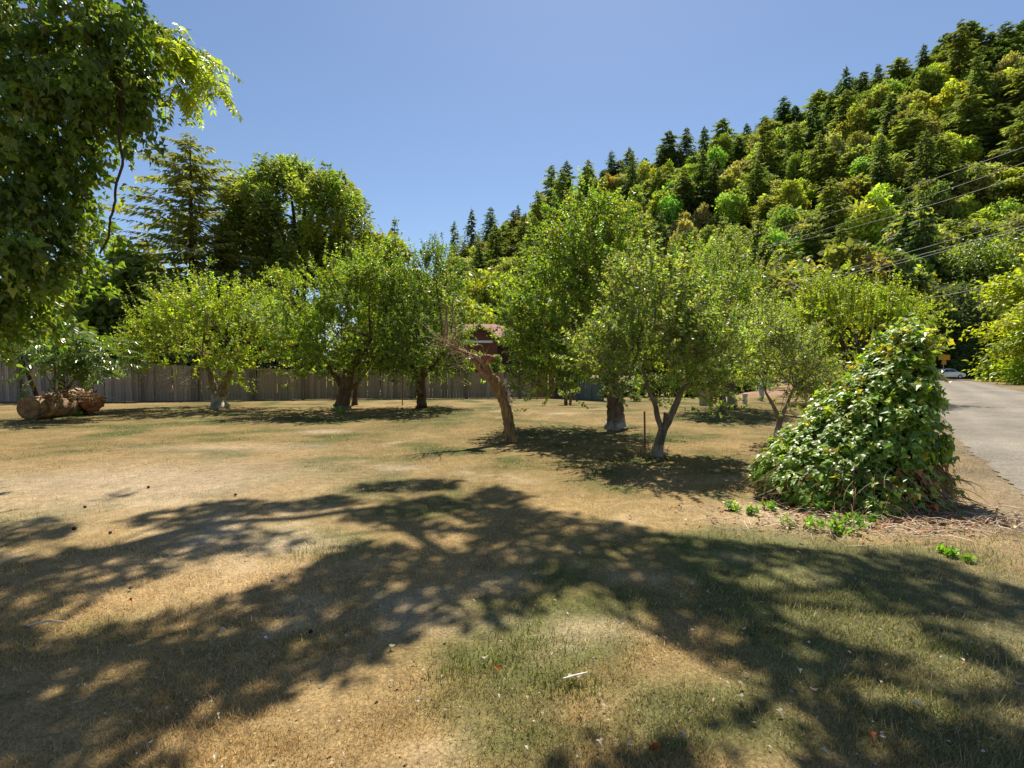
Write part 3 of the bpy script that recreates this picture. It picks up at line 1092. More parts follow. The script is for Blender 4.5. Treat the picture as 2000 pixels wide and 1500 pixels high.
def tree_left():
    Y = 20.6
    b = ground(430, 797)
    rng = np.random.default_rng(1)
    tr = pxpath([(430, 797), (427, 780), (424, 768)], Y)
    f1 = pxpath([(424, 770), (415, 748), (408, 722), (395, 690)], Y)
    f2 = pxpath([(428, 771), (440, 748), (452, 722), (470, 690)], Y)
    blobs = [pxblob(405, 655, 128, 85, Y, 2.4, 1.0), pxblob(330, 680, 70, 62, Y, 1.6, .3), pxblob(480, 660, 65, 80, Y, 1.8, .35),
             pxblob(400, 600, 90, 45, Y, 1.6, .3), pxblob(305, 655, 32, 40, Y, 1.0, .1)]
    sh = [(375, 590, 373, 512), (368, 600, 358, 540), (352, 605, 338, 552), (400, 590, 401, 532), (412, 590, 428, 540), (432, 590, 436, 538), (445, 595, 468, 534),
          (460, 600, 494, 566), (470, 610, 518, 580), (490, 620, 555, 578), (330, 620, 306, 575), (320, 640, 270, 598), (310, 660, 262, 632), (300, 690, 248, 698),
          (345, 610, 322, 578), (415, 585, 415, 545), (385, 585, 380, 530), (455, 590, 455, 545), (500, 640, 550, 605), (350, 600, 348, 560)]
    shoots = rshoots(rng, sh, Y)
    extra_s = []
    for _ in range(70):
        x0 = rng.uniform(330, 500)
        a = (x0 - 415) / 110
        x1 = x0 + a * 38 + rng.normal(0, 8)
        y1 = 560 + abs(a) * 22 + rng.uniform(0, 45)
        extra_s.append((x0, y1 + rng.uniform(35, 60), x1, y1))
    shoots += rshoots(rng, extra_s, Y, 2.0)

    def dead(cb, g):
        for _ in range(26):
            x, y = g.uniform(280, 400), g.uniform(720, 745)
            p = at(x, y, Y - g.uniform(0, 1.2))
            q = at(x - g.uniform(5, 40), y + g.uniform(5, 40), Y - g.uniform(.2, 1.4))
            tube(cb, [p, (p + q) / 2 + g.normal(0, .08, 3), q], [.014, .010, .004], 4, (.30, .25, .19), 1)
        for _ in range(10):
            x, y = g.uniform(450, 500), g.uniform(725, 745)
            p = at(x, y, Y - g.uniform(0, .8))
            q = at(x + g.uniform(10, 40), y + g.uniform(0, 25), Y - g.uniform(.2, 1.0))
            tube(cb, [p, (p + q) / 2 + g.normal(0, .06, 3), q], [.014, .010, .004], 4, (.30, .25, .19), 1)

    orchard_tree('fruit_tree', 'bright yellow-green fruit tree with spiky upright shoots and a forked white-based trunk', b, tr, [.30, .24, .2], blobs, 1250, .105,
                 A_BRIGHT, .55, 11, [(f1, [.15, .12, .10, .06]), (f2, [.16, .13, .10, .06])], shoots, 20, .55, (.24, .17, .09), extra=dead)


def tree_second():
    Y = 19.9
    b = ground(670, 803)
    rng = np.random.default_rng(2)
    tr = pxpath([(668, 803), (671, 780), (677, 752), (682, 720)], Y)
    f1 = pxpath([(672, 765), (660, 742), (645, 722), (628, 690)], Y)
    f2 = pxpath([(680, 735), (700, 700), (725, 660)], Y)
    blobs = [pxblob(650, 640, 105, 95, Y, 2.6, 1.0), pxblob(590, 670, 60, 65, Y, 1.6, .3), pxblob(720, 620, 80, 100, Y, 2.2, .7),
             pxblob(690, 560, 75, 50, Y, 1.9, .4), pxblob(745, 540, 55, 60, Y, 1.5, .3)]
    sh = [(660, 555, 655, 520), (700, 530, 705, 490), (730, 520, 728, 470), (750, 520, 742, 458), (640, 570, 620, 530), (600, 610, 570, 575), (770, 520, 790, 470), (715, 530, 716, 480)]
    ex = []
    for _ in range(50):
        x0 = rng.uniform(600, 770)
        y1 = np.interp(x0, [600, 650, 700, 770], [575, 530, 500, 485]) + rng.uniform(0, 50)
        ex.append((x0, y1 + 45, x0 + rng.normal(0, 12), y1))
    orchard_tree('fruit_tree', 'wide fruit tree on a thick trunk with a pale scar, in front of the fence', b, tr, [.31, .25, .24, .2], blobs, 1600, .105,
                 A_MID + A_BRIGHT[:2], .16, 12, [(f1, [.13, .11, .09, .05]), (f2, [.16, .12, .07])], rshoots(rng, sh + ex, Y, 1.8), 21, .5, (.15, .09, .05))
    b2 = ground(693, 791)
    r2 = thing('tree_stem', 'thin dark leaning stem close behind the thick-trunked fruit tree', 'tree', b2)
    tb = MB()
    trunk_tube(tb, pxpath([(693, 791), (694, 770), (696, 750), (708, 735), (725, 712)], b2[1]), [.12, .095, .085, .06, .04], 9, (.10, .06, .04), n=14)
    trunk_tube(tb, pxpath([(695, 765), (688, 745), (683, 720)], b2[1]), [.07, .06, .05], 7, (.10, .06, .04), n=8, flare=1)
    tb.build('trunk', M_bark, r2)


def tree_third():
    Y = 20.6
    b = ground(824, 798)
    rng = np.random.default_rng(3)
    tr = pxpath([(824, 798), (824, 775), (822, 750), (825, 725)], Y)
    f1 = pxpath([(823, 745), (808, 720), (790, 690)], Y)
    f2 = pxpath([(824, 740), (845, 715), (866, 690)], Y)
    blobs = [pxblob(830, 650, 82, 88, Y, 2.2, 1.0), pxblob(862, 692, 44, 52, Y, 1.3, .3), pxblob(775, 670, 45, 65, Y, 1.3, .3), pxblob(835, 570, 62, 60, Y, 1.6, .45), pxblob(840, 520, 36, 35, Y, 1.0, .15)]
    sh = [(845, 510, 850, 452), (835, 510, 822, 465), (850, 520, 862, 480), (860, 540, 885, 500), (815, 540, 798, 462), (870, 570, 905, 540), (825, 520, 830, 478), (842, 500, 846, 460), (800, 560, 780, 520)]

    def dead(cb, g):
        for x0, y0, x1, y1 in [(880, 650, 870, 590), (882, 655, 884, 585), (872, 620, 866, 585), (885, 640, 900, 600), (860, 700, 830, 690), (880, 690, 900, 750), (885, 745, 915, 752), (870, 720, 905, 715)]:
            p, q = at(x0, y0, Y - 1.8), at(x1, y1, Y - 2.0)
            tube(cb, [p, (p + q) / 2 + g.normal(0, .1, 3), q], [.03, .022, .01], 5, (.22, .15, .10), 1)

    orchard_tree('fruit_tree', 'dark green fruit tree on a single straight trunk, third along the fence', b, tr, [.19, .17, .17, .15], blobs, 1200, .10,
                 A_DARK, 0, 13, [(f1, [.11, .09, .05]), (f2, [.11, .09, .05])], rshoots(rng, sh, Y, .8), 21, .5, (.12, .07, .045), extra=dead)


def tree_big():
    Y = 13.6
    b = ground(1203, 838)
    rng = np.random.default_rng(4)
    tr = pxpath([(1203, 838), (1202, 810), (1201, 785), (1195, 750), (1185, 715)], Y)
    f1 = pxpath([(1196, 755), (1165, 715), (1130, 680), (1095, 650)], Y)
    f2 = pxpath([(1188, 725), (1170, 670), (1140, 600), (1125, 540)], Y)
    f3 = pxpath([(1190, 730), (1205, 660), (1225, 600), (1238, 520), (1240, 450)], Y)
    blobs = [pxblob(1105, 630, 110, 85, Y, 1.9, 1.0), pxblob(1056, 690, 58, 44, Y, 1.2, .55), pxblob(1115, 712, 55, 30, Y, 1.0, .3), pxblob(1048, 605, 56, 62, Y, 1.2, .35), pxblob(1130, 540, 95, 75, Y, 1.6, .75),
             pxblob(1150, 470, 78, 60, Y, 1.2, .42), pxblob(1195, 560, 60, 85, Y, 1.4, .4), pxblob(1210, 680, 60, 55, Y, 1.3, .25)]
    sh = [(1110, 450, 1108, 385), (1125, 440, 1122, 398), (1165, 430, 1168, 375), (1185, 430, 1192, 372), (1200, 440, 1212, 392), (1140, 430, 1143, 392), (1080, 490, 1065, 445),
          (1060, 530, 1035, 490), (1090, 470, 1080, 420), (1215, 470, 1235, 420), (1175, 430, 1178, 390), (1230, 500, 1252, 470), (1020, 560, 990, 530), (1150, 430, 1155, 400)]
    ex = []
    for _ in range(40):
        x0 = rng.uniform(1050, 1240)
        y1 = np.interp(x0, [1040, 1100, 1180, 1240], [490, 420, 395, 440]) + rng.uniform(0, 70)
        ex.append((x0, y1 + rng.uniform(35, 60), x0 + rng.normal(0, 9), y1))
    orchard_tree('fruit_tree', 'tallest fruit tree, thick straight trunk with whitish wash on its foot', b, tr, [.235, .21, .205, .17, .15], blobs, 1950, .088,
                 A_MID, .3, 14, [(f1, [.12, .10, .08, .05]), (f2, [.12, .09, .07, .045]), (f3, [.09, .06, .05, .04, .025])], rshoots(rng, sh + ex, Y, .9), 21, .4, (.13, .085, .055), subs=60)


def tree_front():
    Y = 9.4
    b = ground(1281, 895)
    rng = np.random.default_rng(5)
    tr = pxpath([(1281, 895), (1286, 870), (1293, 845), (1296, 835)], Y)
    f1 = pxpath([(1293, 842), (1284, 815), (1279, 790), (1268, 765), (1255, 720), (1245, 670)], Y)
    f2 = pxpath([(1294, 843), (1308, 815), (1320, 790), (1332, 762), (1360, 715)], Y)
    f3 = pxpath([(1297, 838), (1299, 820), (1300, 806)], Y)
    blobs = [pxblob(1270, 680, 115, 85, Y, 1.2, 1.0), pxblob(1190, 710, 55, 65, Y, .8, .35), pxblob(1370, 690, 80, 80, Y, 1.0, .6), pxblob(1270, 600, 85, 75, Y, .95, .6),
             pxblob(1420, 680, 50, 70, Y, .7, .25), pxblob(1250, 545, 50, 40, Y, .6, .15), pxblob(1350, 620, 60, 60, Y, .8, .3)]
    sh = [(1270, 550, 1262, 500), (1250, 550, 1240, 505), (1290, 560, 1296, 518), (1310, 580, 1322, 535), (1220, 580, 1205, 535), (1190, 640, 1165, 600), (1420, 640, 1445, 600), (1370, 600, 1385, 560), (1335, 580, 1340, 540), (1175, 690, 1140, 665)]
    ex = []
    for _ in range(26):
        x0 = rng.uniform(1190, 1420)
        y1 = np.interp(x0, [1190, 1270, 1420], [600, 525, 610]) + rng.uniform(0, 60)
        ex.append((x0, y1 + 45, x0 + rng.normal(0, 12), y1))
    orchard_tree('fruit_tree', 'low forked fruit tree nearest the camera with silvery leaves and a stake beside', b, tr, [.105, .085, .08, .075], blobs, 1500, .074,
                 A_PALE, .28, 15, [(f1, [.052, .05, .045, .04, .03, .02]), (f2, [.072, .07, .06, .05, .025]), (f3, [.04, .038, .035])], rshoots(rng, sh + ex, Y, .6), 21, .32, (.17, .13, .09), subs=52, asp=.5, sig=.2)
    sb = ground(1259, 893)
    st = MB()
    tube(st, [sb + (0, 0, -.1), sb + (.0, 0, .45), sb + (-.01, 0, .84)], [.018, .018, .017], 6, (.18, .085, .05))
    st.build('garden_stake', M_twig)
    tag(bpy.data.objects['garden_stake'], 'thin rusty brown stake beside the forked silvery fruit tree', 'stake')
    # suckers and dry grass round the foot
    g = np.random.default_rng(61)
    mb = MB()
    for _ in range(60):
        p = sb + np.array([g.normal(.08, .16), g.normal(0, .12), 0])
        q = p + np.array([g.normal(0, .06), g.normal(0, .05), g.uniform(.15, .55)])
        tube(mb, [p, (p + q) / 2 + g.normal(0, .02, 3), q], [.004, .003, .001], 3, (.34, .25, .10), 0, cap=False)
    o = mb.build('dry_grass_tuft', M_twig)
    tag(o, 'tuft of dry straw-coloured stems round the stake and forked trunk', 'grass tuft')


def tree_small():
    Y = 11.3
    b = ground(1516, 864)
    rng = np.random.default_rng(6)
    tr = pxpath([(1515, 864), (1518, 845), (1522, 825), (1524, 815)], Y)
    f1 = pxpath([(1523, 820), (1514, 800), (1506, 785), (1495, 765)], Y)
    f2 = pxpath([(1524, 820), (1533, 800), (1541, 780), (1552, 755)], Y)
    blobs = [pxblob(1528, 715, 70, 52, Y, .8, 1.0), pxblob(1575, 735, 38, 32, Y, .5, .25), pxblob(1490, 660, 48, 48, Y, .7, .4), pxblob(1500, 735, 40, 35, Y, .5, .2)]
    sh = [(1480, 620, 1470, 570), (1500, 620, 1510, 575), (1520, 670, 1545, 640), (1560, 700, 1605, 690), (1460, 640, 1440, 600)]
    orchard_tree('fruit_tree', 'small Y-shaped fruit tree with white-painted trunk, left of the vine heap', b, tr, [.075, .068, .06, .06], blobs, 450, .072,
                 A_PALE, .42, 16, [(f1, [.045, .04, .033, .02]), (f2, [.045, .04, .033, .02])], rshoots(rng, sh, Y, .4), 20, .34, (.19, .155, .115), subs=26, asp=.45, sig=.2)


def tree_back_right():
    for (bx, by, lab, blobs_, wh, seed, r, cols) in [
        (1412, 806, 'green-trunked fruit tree behind the forked silvery one', [(1400, 640, 75, 80, 1.5, 1), (1385, 570, 55, 60, 1.1, .5), (1350, 700, 50, 50, 1.1, .3)], 0, 17, .14, A_MID),
        (1429, 797, 'farther fruit tree with white-painted trunk near the reddish dirt mound', [(1440, 640, 70, 85, 1.6, 1), (1420, 540, 60, 62, 1.3, .5), (1470, 690, 50, 50, 1.2, .3)], .7, 18, .17, A_PALE)]:
        b = ground(bx, by)
        Y = b[1]
        rng = np.random.default_rng(seed)
        tr = pxpath([(bx, by), (bx - 1, by - 20), (bx - 2, by - 45), (bx, by - 80)], Y)
        f1 = pxpath([(bx - 1, by - 45), (bx - 20, by - 80), (bx - 30, by - 120)], Y)
        f2 = pxpath([(bx - 1, by - 50), (bx + 18, by - 90), (bx + 25, by - 130)], Y)
        sh = [(bx - 40 + 12 * i, 520 + abs(i - 4) * 6, bx - 45 + 13 * i, 478 + abs(i - 4) * 10) for i in range(9)]
        orchard_tree('fruit_tree', lab, b, tr, [r, r * .85, r * .8, r * .6], [pxblob(x, y, rx, ry, Y, d, w) for x, y, rx, ry, d, w in blobs_], 760, .10,
                     cols, wh, seed, [(f1, [r * .6, r * .5, r * .3]), (f2, [r * .6, r * .5, r * .3])], rshoots(rng, sh, Y, .8), 20, .5, (.15, .12, .075), subs=34)


def tree_yellow():
    Y = 24.0
    b = ground(1668, 785)
    b = np.array([at(1668, 780, Y)[0], Y, 0])
    rng = np.random.default_rng(7)
    tr = [b, b + (0, 0, .7), b + (.05, 0, 1.3)]
    blobs = [pxblob(1650, 645, 125, 75, Y, 2.6, 1.0), pxblob(1560, 660, 65, 60, Y, 1.6, .35), pxblob(1745, 650, 65, 60, Y, 1.6, .35), pxblob(1650, 600, 95, 40, Y, 2.0, .4)]
    ex = []
    for _ in range(150):
        x0 = rng.uniform(1510, 1790)
        top = np.interp(x0, [1500, 1560, 1650, 1740, 1800], [630, 572, 532, 560, 610])
        y1 = top + rng.uniform(0, 45)
        ex.append((x0, y1 + rng.uniform(35, 55), x0 + (x0 - 1650) * .06 + rng.normal(0, 4), y1))
    orchard_tree('broad_bush_tree', 'broad yellow-green tree with many upright shoot tips, behind the vine heap', b, tr, [.25, .22, .2], blobs, 1250, .12,
                 ((.13, .165, .018), (.15, .18, .022), (.11, .15, .018)), 0, 19, None, rshoots(rng, ex, Y, 2.2), 20, .6, BARK_DARK, group=None, subs=50, up=.4)


tree_left()
tree_second()
tree_third()
tree_big()
tree_front()
tree_small()
tree_back_right()
tree_yellow()

sb = ground(786, 792)
st = MB()
tube(st, [sb + (0, 0, -.1), sb + (0, 0, .6), sb + (.01, 0, 1.25)], [.022, .02, .018], 6, (.14, .10, .06))
tag(st.build('garden_stake', M_twig), 'thin dark stake between the second and third fruit trees by the fence', 'stake')


def dead_trunk():
    Y = 11.25
    b = ground(999, 864)
    rng = np.random.default_rng(44)
    root = thing('dead_tree', 'leaning bare dead tree trunk with broken stubs, alone on the lawn', 'dead tree', b)
    C = (.27, .165, .066)
    tb = MB()
    trunk_tube(tb, pxpath([(999, 866), (996, 840), (991, 812), (985, 785), (974, 757), (960, 737, -.05), (950, 720, -.1), (942, 703, -.15)], Y), [.128, .12, .11, .105, .12, .10, .088, .08], 18, C, n=48, rng=rng, jag=.12, flare=1.2)
    tb.build('trunk', M_deadbark, root)

    def limb(name, pts, rad, col=C, sides=9, n=12):
        m = MB()
        trunk_tube(m, pxpath(pts, Y), rad, sides, col, n=n, rng=rng, jag=.12, flare=1.0)
        return m.build(name, M_deadbark, root)

    limb('branch_stub', [(956, 738, -.1), (942, 727, -.1), (933, 716, -.15), (927, 706, -.2), (921, 702, -.2)], [.085, .07, .055, .06, .045], (.33, .17, .10))
    limb('branch_stub', [(936, 705, -.12), (948, 700, -.15), (962, 701, -.2), (968, 699, -.2)], [.075, .085, .075, .04], (.26, .12, .07))
    limb('branch', [(943, 708, -.15), (930, 698, -.15), (915, 692, -.2), (903, 685, -.25), (885, 676, -.3), (865, 668, -.3)], [.08, .065, .05, .04, .03, .018], (.38, .24, .14), 8, 16)
    limb('branch_stub', [(946, 715, -.15), (952, 707, -.2), (954, 698, -.25)], [.04, .032, .02], (.42, .28, .16), 7, 8)
    m = MB()
    # pale torn wood along the upper edge
    for _ in range(36):
        s = rng.random()
        p = at(984 + 16 * s + rng.normal(0, 3), 742 + 48 * s + rng.normal(0, 2), Y - .05 + rng.normal(0, .04))
        q = p + np.array([rng.normal(.02, .03), rng.normal(0, .03), rng.uniform(.02, .09)])
        tube(m, [p, q], [.016, .004], 4, (.62, .47, .36))
    m.build('splinters', M_twig, root)
    m = MB()
    starts = [(903, 685), (885, 676), (865, 668), (915, 692), (925, 700), (895, 680)]
    for i in range(46):
        x, y = starts[i % 6]
        x1, y1 = x + rng.normal(-28, 22), y + rng.normal(-8, 26)
        p, q = at(x, y, Y - .25), at(x1, y1, Y - .25 + rng.normal(0, .35))
        tube(m, [p, (p + q) / 2 + rng.normal(0, .05, 3), q], [.012, .008, .003], 4, (.30, .20, .13))
    for x0, y0, x1, y1 in [(872, 668, 868, 592), (866, 660, 874, 600), (868, 640, 862, 588), (880, 672, 884, 610), (935, 695, 918, 682), (945, 697, 932, 672), (950, 696, 955, 676)]:
        p, q = at(x0, y0, Y - .3), at(x1, y1, Y - .3)
        tube(m, spline([p, (p + q) / 2 + rng.normal(0, .04, 3), q], 6), np.linspace(.017, .006, 6), 5, (.24, .14, .09))
    m.build('twigs', M_twig, root)


dead_trunk()

# ------------------------------------------------------------------ trees behind the fence on the left
def back_tree(name, label, tb, cb, p, mats, group=None):
    r = thing(name, label, 'tree', p, group)
    t = inst('trunk', tb.mesh('trunk', M_bark), r)
    c = inst('crown', cb.mesh('crown', mats), r)
    return r


rb = np.random.default_rng(71)
# ragged conifer
p = np.array([at(378, 700, 32)[0], 32, 0.0])
tb, cb = conifer(rb, at(372, 276, 32)[2], 5.2, .2, 42, 11, 52, .60, ((.095, .105, .026), (.08, .095, .028), (.105, .11, .03), (.07, .088, .028)), z0=.12, ragged=.5, trunk_r=.3, taper=.62, swide=.28, top=.12)
back_tree('tall_conifer', 'tall ragged conifer with open feathery top behind the fence', tb, cb, p, M_needle)
# drooping lower conifers at its left
for i, (px, py, Y, r_, lab) in enumerate([(285, 470, 34, 2.8, 'drooping dark conifer just left of the tall ragged one'), (250, 545, 33, 2.4, 'shorter drooping conifer beside the hanging leaf curtain'),
                                     (440, 470, 33, 2.8, 'olive conifer standing between the ragged one and the glossy tree')]):
    tb, cb = conifer(rb, at(px, py, Y)[2], r_, .55, 28, 8, 40, .6, ((.06, .07, .02), (.075, .075, .025), (.045, .06, .02)), z0=.05, ragged=.3, taper=.6, swide=.26)
    back_tree('cedar_tree', lab, tb, cb, np.array([at(px, 700, Y)[0], Y, 0.]), M_needle)


def glossy_tree():
    Y = 35.0
    rng = np.random.default_rng(72)
    b = np.array([at(575, 700, Y)[0], Y, 0.0])
    root = thing('glossy_tree', 'big round-topped tree with glossy leaf clusters behind the fence', 'tree', b)
    tb = MB()
    trunk_tube(tb, [b, at(575, 640, Y), at(590, 560, Y), at(600, 480, Y)], [.45, .4, .3, .18], 10, BARK_DARK)
    blobs = [pxblob(565, 440, 118, 110, Y, 3.6, 1.0), pxblob(650, 440, 68, 85, Y, 2.4, .45), pxblob(490, 470, 65, 105, Y, 2.4, .45), pxblob(570, 560, 135, 75, Y, 2.8, .6), pxblob(565, 365, 78, 38, Y, 2.2, .25)]
    C, _, _ = sample_blobs(rng, blobs, 270, .55)
    tops = [(530, 332), (552, 325), (575, 324), (600, 340), (640, 332), (650, 345), (665, 350), (690, 385), (708, 395), (505, 345), (478, 355), (455, 350), (625, 345), (710, 420), (590, 330), (440, 372)]
    C = np.vstack([C, [at(x, y + 12, Y + rng.normal(0, .8)) for x, y in tops]])
    for c in C[::7]:
        s = at(590, 560, Y)
        tube(tb, bez(s, (s + c) / 2 + (0, 0, .8), c, 6), np.linspace(.14, .03, 6), 6, BARK_DARK)
    tb.build('trunk', M_bark, root)
    cb = MB()
    for c in C:
        per = 150
        ax = np.array([rng.normal(0, .2), rng.normal(0, .2), 1])
        t = rng.random(per)
        a = rng.random(per) * 6.28
        out = np.stack([np.cos(a), np.sin(a), rng.normal(.25, .3, per)], -1)
        q = c + ax * (t[:, None] - .5) * 1.5 + out * (.55 * (1 - .6 * t) * np.sqrt(rng.random(per)))[:, None]
        ld = nrm(out + np.array([0, 0, -.15]) + rng.normal(0, .3, (per, 3)))
        nn = nrm(np.array([0, -.15, .6]) + .5 * out + rng.normal(0, .55, (per, 3)))
        ln = .34 * np.exp(rng.normal(0, .2, per))
        base = tints(1, ((.085, .105, .022), (.10, .12, .022), (.07, .09, .022)), rng, .18)
        leaves(cb, q, ld, nn, ln, ln * .36, np.clip(base * np.exp(rng.normal(0, .2, (per, 1))), .003, .8), KITE, .2, 0, .25)
    cb.build('crown', M_gloss, root)


glossy_tree()
for i, (px, py, Y, r_, h0, cols, lab) in enumerate([
    (160, 478, 29.5, 3.4, .1, ((.11, .15, .025), (.13, .165, .03)), 'light green leafy tree in front of the drooping conifers at the left'),
    (238, 448, 31, 3.3, .1, ((.10, .13, .03), (.085, .12, .025)), 'mid-green tree rising just behind the hanging dark vine stem'),
    (742, 432, 44, 4.4, .1, ((.085, .11, .02), (.10, .12, .02)), 'small crowned tree at the right shoulder of the glossy tree'),
    (808, 500, 46, 3.6, .1, ((.085, .115, .02), (.10, .125, .02)), 'low green tree filling the gap right of the small crowned tree'),
    (60, 560, 34, 5.0, .05, ((.14, .17, .025), (.12, .155, .02)), 'sunlit yellow-green tree over the fence at the far left'),
    (880, 560, 48, 4.5, .1, ((.13, .15, .02), (.11, .14, .02)), 'yellow-green tree rising behind the house roof'),
    (960, 520, 60, 5.0, .1, ((.12, .14, .02), (.14, .15, .025)), 'yellow-green tree at the foot of the hill behind the house'),
    (1530, 470, 62, 6.0, .1, ((.115, .12, .045), (.13, .125, .05)), 'pale olive tree beyond the broad yellow-green tree, crossed by wires'),
    (1640, 455, 70, 6.0, .1, ((.10, .105, .035), (.12, .115, .04)), 'dull olive tree under the lower wires at the hill foot'),
    (1720, 470, 74, 6.5, .1, ((.05, .07, .02), (.06, .08, .022)), 'dark green tree under the lower wires at the hill foot'),
]):
    tb, cb = broadleaf(rb, at(px, py, Y)[2], r_, 40, 170, .42 * Y / 40 + .05, cols, trunk_h=h0, clump_r=.3)
    back_tree('leafy_tree', lab, tb, cb, np.array([at(px, 700, Y)[0], Y, 0.]), M_broad)
tb, cb = conifer(rb, at(768, 432, 75)[2], 2.4, .2, 24, 7, 14, 1.2, CON, z0=.1)
back_tree('conifer_tree', 'lone dark conifer tip showing right of the glossy tree', tb, cb, np.array([at(768, 700, 75)[0], 75, 0.]), M_needle)

# dark undergrowth behind the fence, and the shaded hedge right of the shed
def bush(name, label, px, ytop, Y, w, cols, seed, group=None, mats=None, leaf=.16, n=26, zb=0.0, per=170, cat='bush'):
    rng = np.random.default_rng(seed)
    h = at(px, ytop, Y)[2] - zb
    b = np.array([at(px, 717, Y)[0], Y, zb])
    r = thing(name, label, cat, b, group)
    tb, cb = broadleaf(rng, h, w, n, per, leaf, cols, trunk_h=0.02, clump_r=.36)
    inst('stem', tb.mesh('stem', M_twig), r)
    inst('foliage', cb.mesh('foliage', mats or M_broad), r)
    return r


U_D = ((.035, .055, .015), (.045, .065, .018))
for i, (px, yt, lab) in enumerate([(120, 660, 'dark bush behind the fence under the light green tree'), (225, 665, 'dark bush over the fence left of the first fruit tree'),
                                   (300, 640, 'dark bush over the fence above the first fruit tree'), (500, 620, 'dark bush over the fence between the first two fruit trees'),
                                   (590, 610, 'dark bush over the fence behind the second fruit tree'), (700, 600, 'dark bush over the fence behind the leaning dark stem'),
                                   (800, 600, 'dark bush over the fence behind the third fruit tree')]):
    bush('bush', lab, px, yt, 28.5 if px < 300 else 30, 2.4, U_D, 200 + i, None, None, .2)
bush('bush', 'green bush over the fence in front of the reddish house wall', 948, 676, 32, 1.5, ((.07, .10, .02), (.085, .115, .022)), 219, None, None, .17, 26)
bush('bush', 'small round clipped bush standing beside the thickest fruit tree', 1239, 766, 24.6, .36, ((.06, .08, .02), (.07, .09, .025)), 220, None, None, .06, 16, 0, 90)
for i, (px, yt, Y, w, lab) in enumerate([(1185, 748, 29, 1.5, 'dark hedge bush next to the blue-grey shed'), (1255, 740, 29.5, 2.0, 'dark hedge bush behind the round clipped bush'),
                                         (1325, 738, 29.5, 2.0, 'dark hedge bush left of the beige screen'), (1400, 738, 30, 2.0, 'dark hedge bush right of the beige screen'),
                                         (1460, 742, 30.5, 1.6, 'dark hedge bush beside the short white post')]):
    bush('hedge_bush', lab, px, yt, Y, w, U_D, 230 + i, 'dark hedge bushes behind the right fruit trees', None, .16, 30, 0, 150)
J = ((.10, .105, .025), (.12, .12, .03), (.085, .095, .025))
bush('spreading_bush', 'sprawling olive-brown juniper bush in front of the broad yellow-green tree', 1625, 712, 20.5, 1.5, J, 240, None, M_needle, .16, 30, .05)
bush('spreading_bush', 'lower olive juniper bush just left of the vine heap', 1690, 726, 19.5, 1.0, J, 241, None, M_needle, .15, 22, .03)


def small_things_right():
    mb = MB()
    a, b_ = ground(1366, 792), ground(1393, 792)
    root = thing('board_screen', 'beige upright board panel standing in the dark hedge', 'panel', (a[0], a[1], 0))
    n = 4
    for i in range(n):
        m = MB()
        x0, x1 = a[0] + (b_[0] - a[0]) * i / n, a[0] + (b_[0] - a[0]) * (i + .96) / n
        box(m, x0, x1, a[1], a[1] + .03, 0, .62, np.array([.40, .33, .25]) * (1 + .06 * (-1) ** i))
        m.build('plank', M_plank, root)
    m = MB()
    q = ground(1455, 789)
    box(m, q[0] - .09, q[0] + .09, q[1] - .05, q[1] + .05, 0, .42, (.75, .76, .78))
    box(m, q[0] - .11, q[0] + .11, q[1] - .07, q[1] + .07, .42, .46, (.75, .76, .78))
    tag(m.build('white_post', plain('white_paint', (.45, .46, .5))), 'short white post in the shade behind the white-painted trunk', 'post')
    q = ground(1487, 783)
    m = MB()
    pts = [[q[0], q[1], -.05], [q[0] + .02, q[1], .3], [q[0] - .03, q[1], .62], [q[0] - .05, q[1], .82]]
    tube(m, pts, [.07, .1, .14, .09], 10, (.72, .74, .8))
    tag(m.build('pale_drum', plain('pale_plastic', (.42, .45, .52))), 'pale upright drum partly hidden left of the small Y-shaped tree', 'drum')
    # reddish dirt mound
    rng = np.random.default_rng(9)
    c = ground(1570, 777)
    th, rr = np.meshgrid(np.linspace(0, 6.283, 40), np.linspace(0, 1, 12))
    nz = fbm(np.cos(th) * 3 + 9, np.sin(th) * 3 + rr * 4, .8, 3)
    X = c[0] + np.cos(th) * rr * 3.4 * (.8 + .4 * nz)
    Yy = c[1] + 1.2 + np.sin(th) * rr * 1.3 * (.8 + .4 * nz)
    Z = (1 - rr ** 1.6) * .52 * (.5 + nz) - .02
    idx = np.arange(th.size).reshape(th.shape)
    f = np.stack([idx[:-1, :-1], idx[:-1, 1:], idx[1:, 1:], idx[1:, :-1]], -1).reshape(-1, 4)
    m = MB().add(np.stack([X, Yy, Z], -1).reshape(-1, 3), f, (.30, .19, .12), 0, True)
    tag(m.build('dirt_mound', M_dirt), 'low reddish-brown dirt mound behind the small Y-shaped tree', 'mound')


small_things_right()

# pruned multi-stem shrubs near the shed
def pruned(px, py, stems, label, seed, pale):
    rng = np.random.default_rng(seed)
    b = ground(px, py)
    root = thing('pruned_shrub', label, 'shrub', b)
    tb, cb = MB(), MB()
    for x0, x1, x2, y2 in stems:
        pts = pxpath([(x0, py), ((x0 * 2 + x1) / 3, py - 10), (x1, py - 18), (x2, y2)], b[1])
        trunk_tube(tb, pts, [.05, .045, .04, .03], 7, (.16, .09, .05), n=8, rng=rng, flare=1.0)
        e = pts[-1]
        per = 90
        dd = nrm(rng.normal(0, 1, (per, 3)))
        q = e + dd * .17 * rng.random((per, 1)) ** .4
        leaves(cb, q, rng.normal(0, 1, (per, 3)), dd + (0, 0, .6), .085, .05, tints(per, pale, rng), KITE)
    tb.build('stem', M_bark, root)
    cb.build('foliage', M_broad, root)


